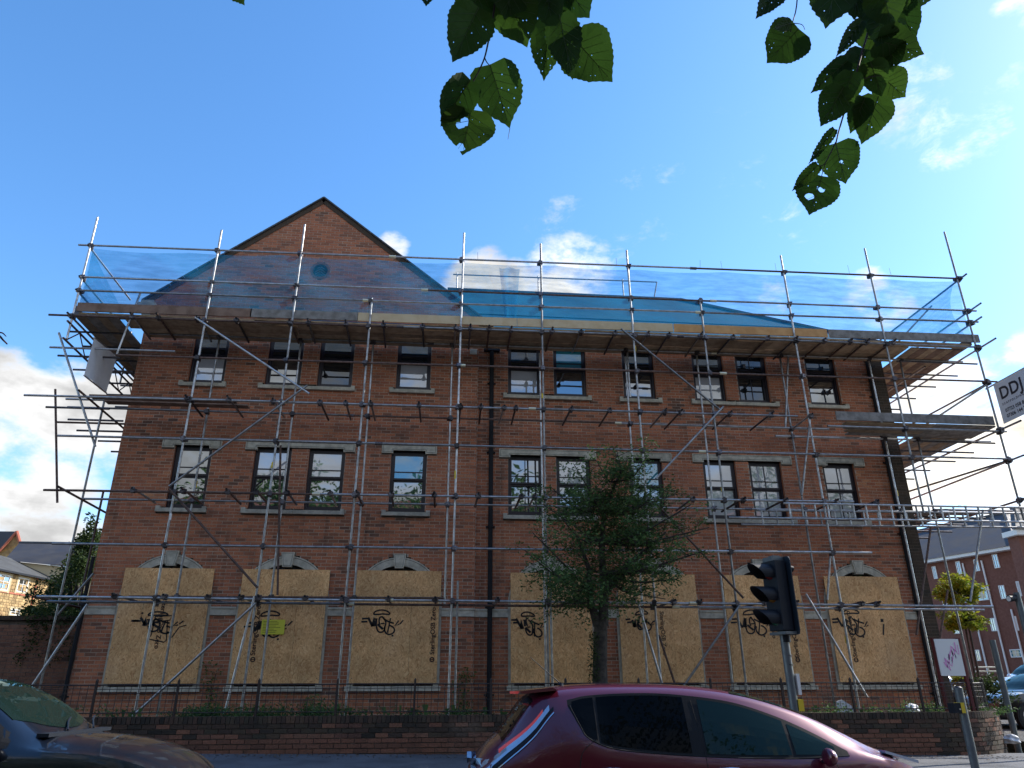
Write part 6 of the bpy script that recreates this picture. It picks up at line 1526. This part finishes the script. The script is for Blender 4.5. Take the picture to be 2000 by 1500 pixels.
LA = [((935, 14), (883, 123), 84, (), .45), ((985, -30), (1030, 94), 96, (), .3), ((925, -60), (952, 42), 96, (), .2), ((968, -50), (1010, 60), 70, (), .3), ((1072, 38), (1062, 160), 62, (), .5), ((1092, 28), (1119, 158), 60, (), .3), ((1120, 74), (1197, 161), 92, (), .2),
      ((1092, -42), (1152, 36), 88, (), .2), ((1098, 22), (1106, 80), 44, (), .4), ((957, 126), (996, 252), 88, (), .25), ((919, 156), (860, 248), 70, ((893, 211, 5),), .55), ((920, 214), (903, 304), 90, ((898, 243, 9), (909, 236, 9), (900, 283, 9), (893, 298, 8)), .15), ((836, -40), (832, 13), 36, (), .2), ((1040, -45), (1062, 28), 62, (), .3), ((880, -70), (905, 8), 60, (), .3), ((1010, -60), (985, 40), 90, (), .3), ((950, -40), (905, 50), 70, (), .4), ((1060, -40), (1085, 70), 60, (), .5), ((1120, -70), (1125, 20), 80, (), .3)]
for i, (b_, t_, w, h, f_) in enumerate(LA): lime_leaf(ba, b_, t_, w, YA+.02*(i % 5), h, f_, rs.uniform(-.03, .03), 100+i, 12 if i in (1, 4, 5, 9) else 6)
twig(ba, [(975, -70), (962, 42), (954, 80), (946, 114), (932, 145), (923, 165), (923, 216)], YA+.03, .0022); twig(ba, [(946, 112), (951, 122), (957, 128)], YA+.03, .0013); twig(ba, [(925, 160), (919, 157)], YA+.03, .0012)
twig(ba, [(1085, -70), (1074, 0), (1073, 40)], YA+.05, .002); twig(ba, [(1076, 0), (1096, 25), (1112, 60), (1121, 75)], YA+.05, .0014); twig(ba, [(975, -70), (1030, -50), (1085, -70)], YA+.04, .003)
twig(ba, [(996, 250), (992, 272)], YA+.03, .0006)
bb = empty('lime_branch', at(1700, -60, YA), 'dense lime twig with curled leaves hanging down at the top right', 'branch')
LB = [((1532, -38), (1475, 38), 52, (), .7), ((1545, 45), (1510, 56), 22, (), .3), ((1560, 56), (1497, 124), 78, (), .15), ((1640, -62), (1612, 58), 84, (), .2), ((1712, -40), (1690, 52), 92, (), .3), ((1795, -52), (1772, 32), 72, ((1806, 0, 3),), .2), ((1684, 40), (1632, 112), 36, (), .8),
      ((1712, 78), (1806, 106), 64, (), .2), ((1738, 74), (1744, 142), 52, (), .5), ((1656, 118), (1582, 183), 42, (), .6), ((1690, 96), (1656, 182), 62, (), .4), ((1722, 150), (1769, 190), 62, (), .3), ((1648, 170), (1602, 248), 62, (), .5), ((1716, 188), (1682, 283), 64, (), .3), ((1630, 252), (1578, 322), 22, (), .7),
      ((1632, 280), (1652, 360), 68, ((1645, 325, 4),), .15), ((1598, 322), (1546, 374), 30, (), .7), ((1606, 344), (1580, 421), 70, ((1579, 390, 9), (1602, 377, 7)), .15), ((1720, -30), (1745, 58), 70, (), .4), ((1735, 20), (1712, 92), 66, (), .4), ((1700, 120), (1722, 190), 50, (), .4), ((1680, -50), (1668, 40), 70, (), .3), ((1745, 0), (1790, 80), 60, (), .3), ((1690, 30), (1720, 110), 56, (), .3), ((1665, 140), (1640, 215), 50, (), .4), ((1690, 190), (1660, 262), 44, (), .5), ((1750, -60), (1770, 20), 60, (), .3)]
for i, (b_, t_, w, h, f_) in enumerate(LB): lime_leaf(bb, b_, t_, w, YA+.02*(i % 6), h, f_, rs.uniform(-.03, .03), 200+i, 12 if i in (7, 10) else 6)
twig(bb, [(1720, -70), (1706, 20), (1692, 75), (1684, 100), (1668, 160), (1655, 200), (1640, 250), (1632, 282)], YA+.04, .0026); twig(bb, [(1632, 278), (1612, 318), (1600, 324)], YA+.04, .0013); twig(bb, [(1612, 318), (1604, 346)], YA+.04, .001)
twig(bb, [(1692, 75), (1712, 78)], YA+.04, .0012); twig(bb, [(1668, 160), (1700, 150), (1722, 148)], YA+.04, .0013); twig(bb, [(1560, -60), (1556, 10), (1548, 44), (1544, 62)], YA+.04, .0016); twig(bb, [(1548, 45), (1566, 48), (1572, 58)], YA+.04, .001); twig(bb, [(1560, -60), (1640, -66), (1720, -70)], YA+.04, .003)
bc = empty('lime_branch', at(-30, 655, -15.9), 'bare dark twig tip poking in at the left edge', 'branch'); twig(bc, [(-60, 630), (-8, 652), (6, 664), (14, 672)], -15.9, .0022); twig(bc, [(-8, 650), (4, 650), (12, 657)], -15.9, .0014)
bd = empty('lime_branch', at(460, -30, -15.9), 'tiny leaf tip at the very top edge left of centre', 'branch'); lime_leaf(bd, (440, -45), (478, 11), 40, -15.9, (), .3, 0, 300, 2)
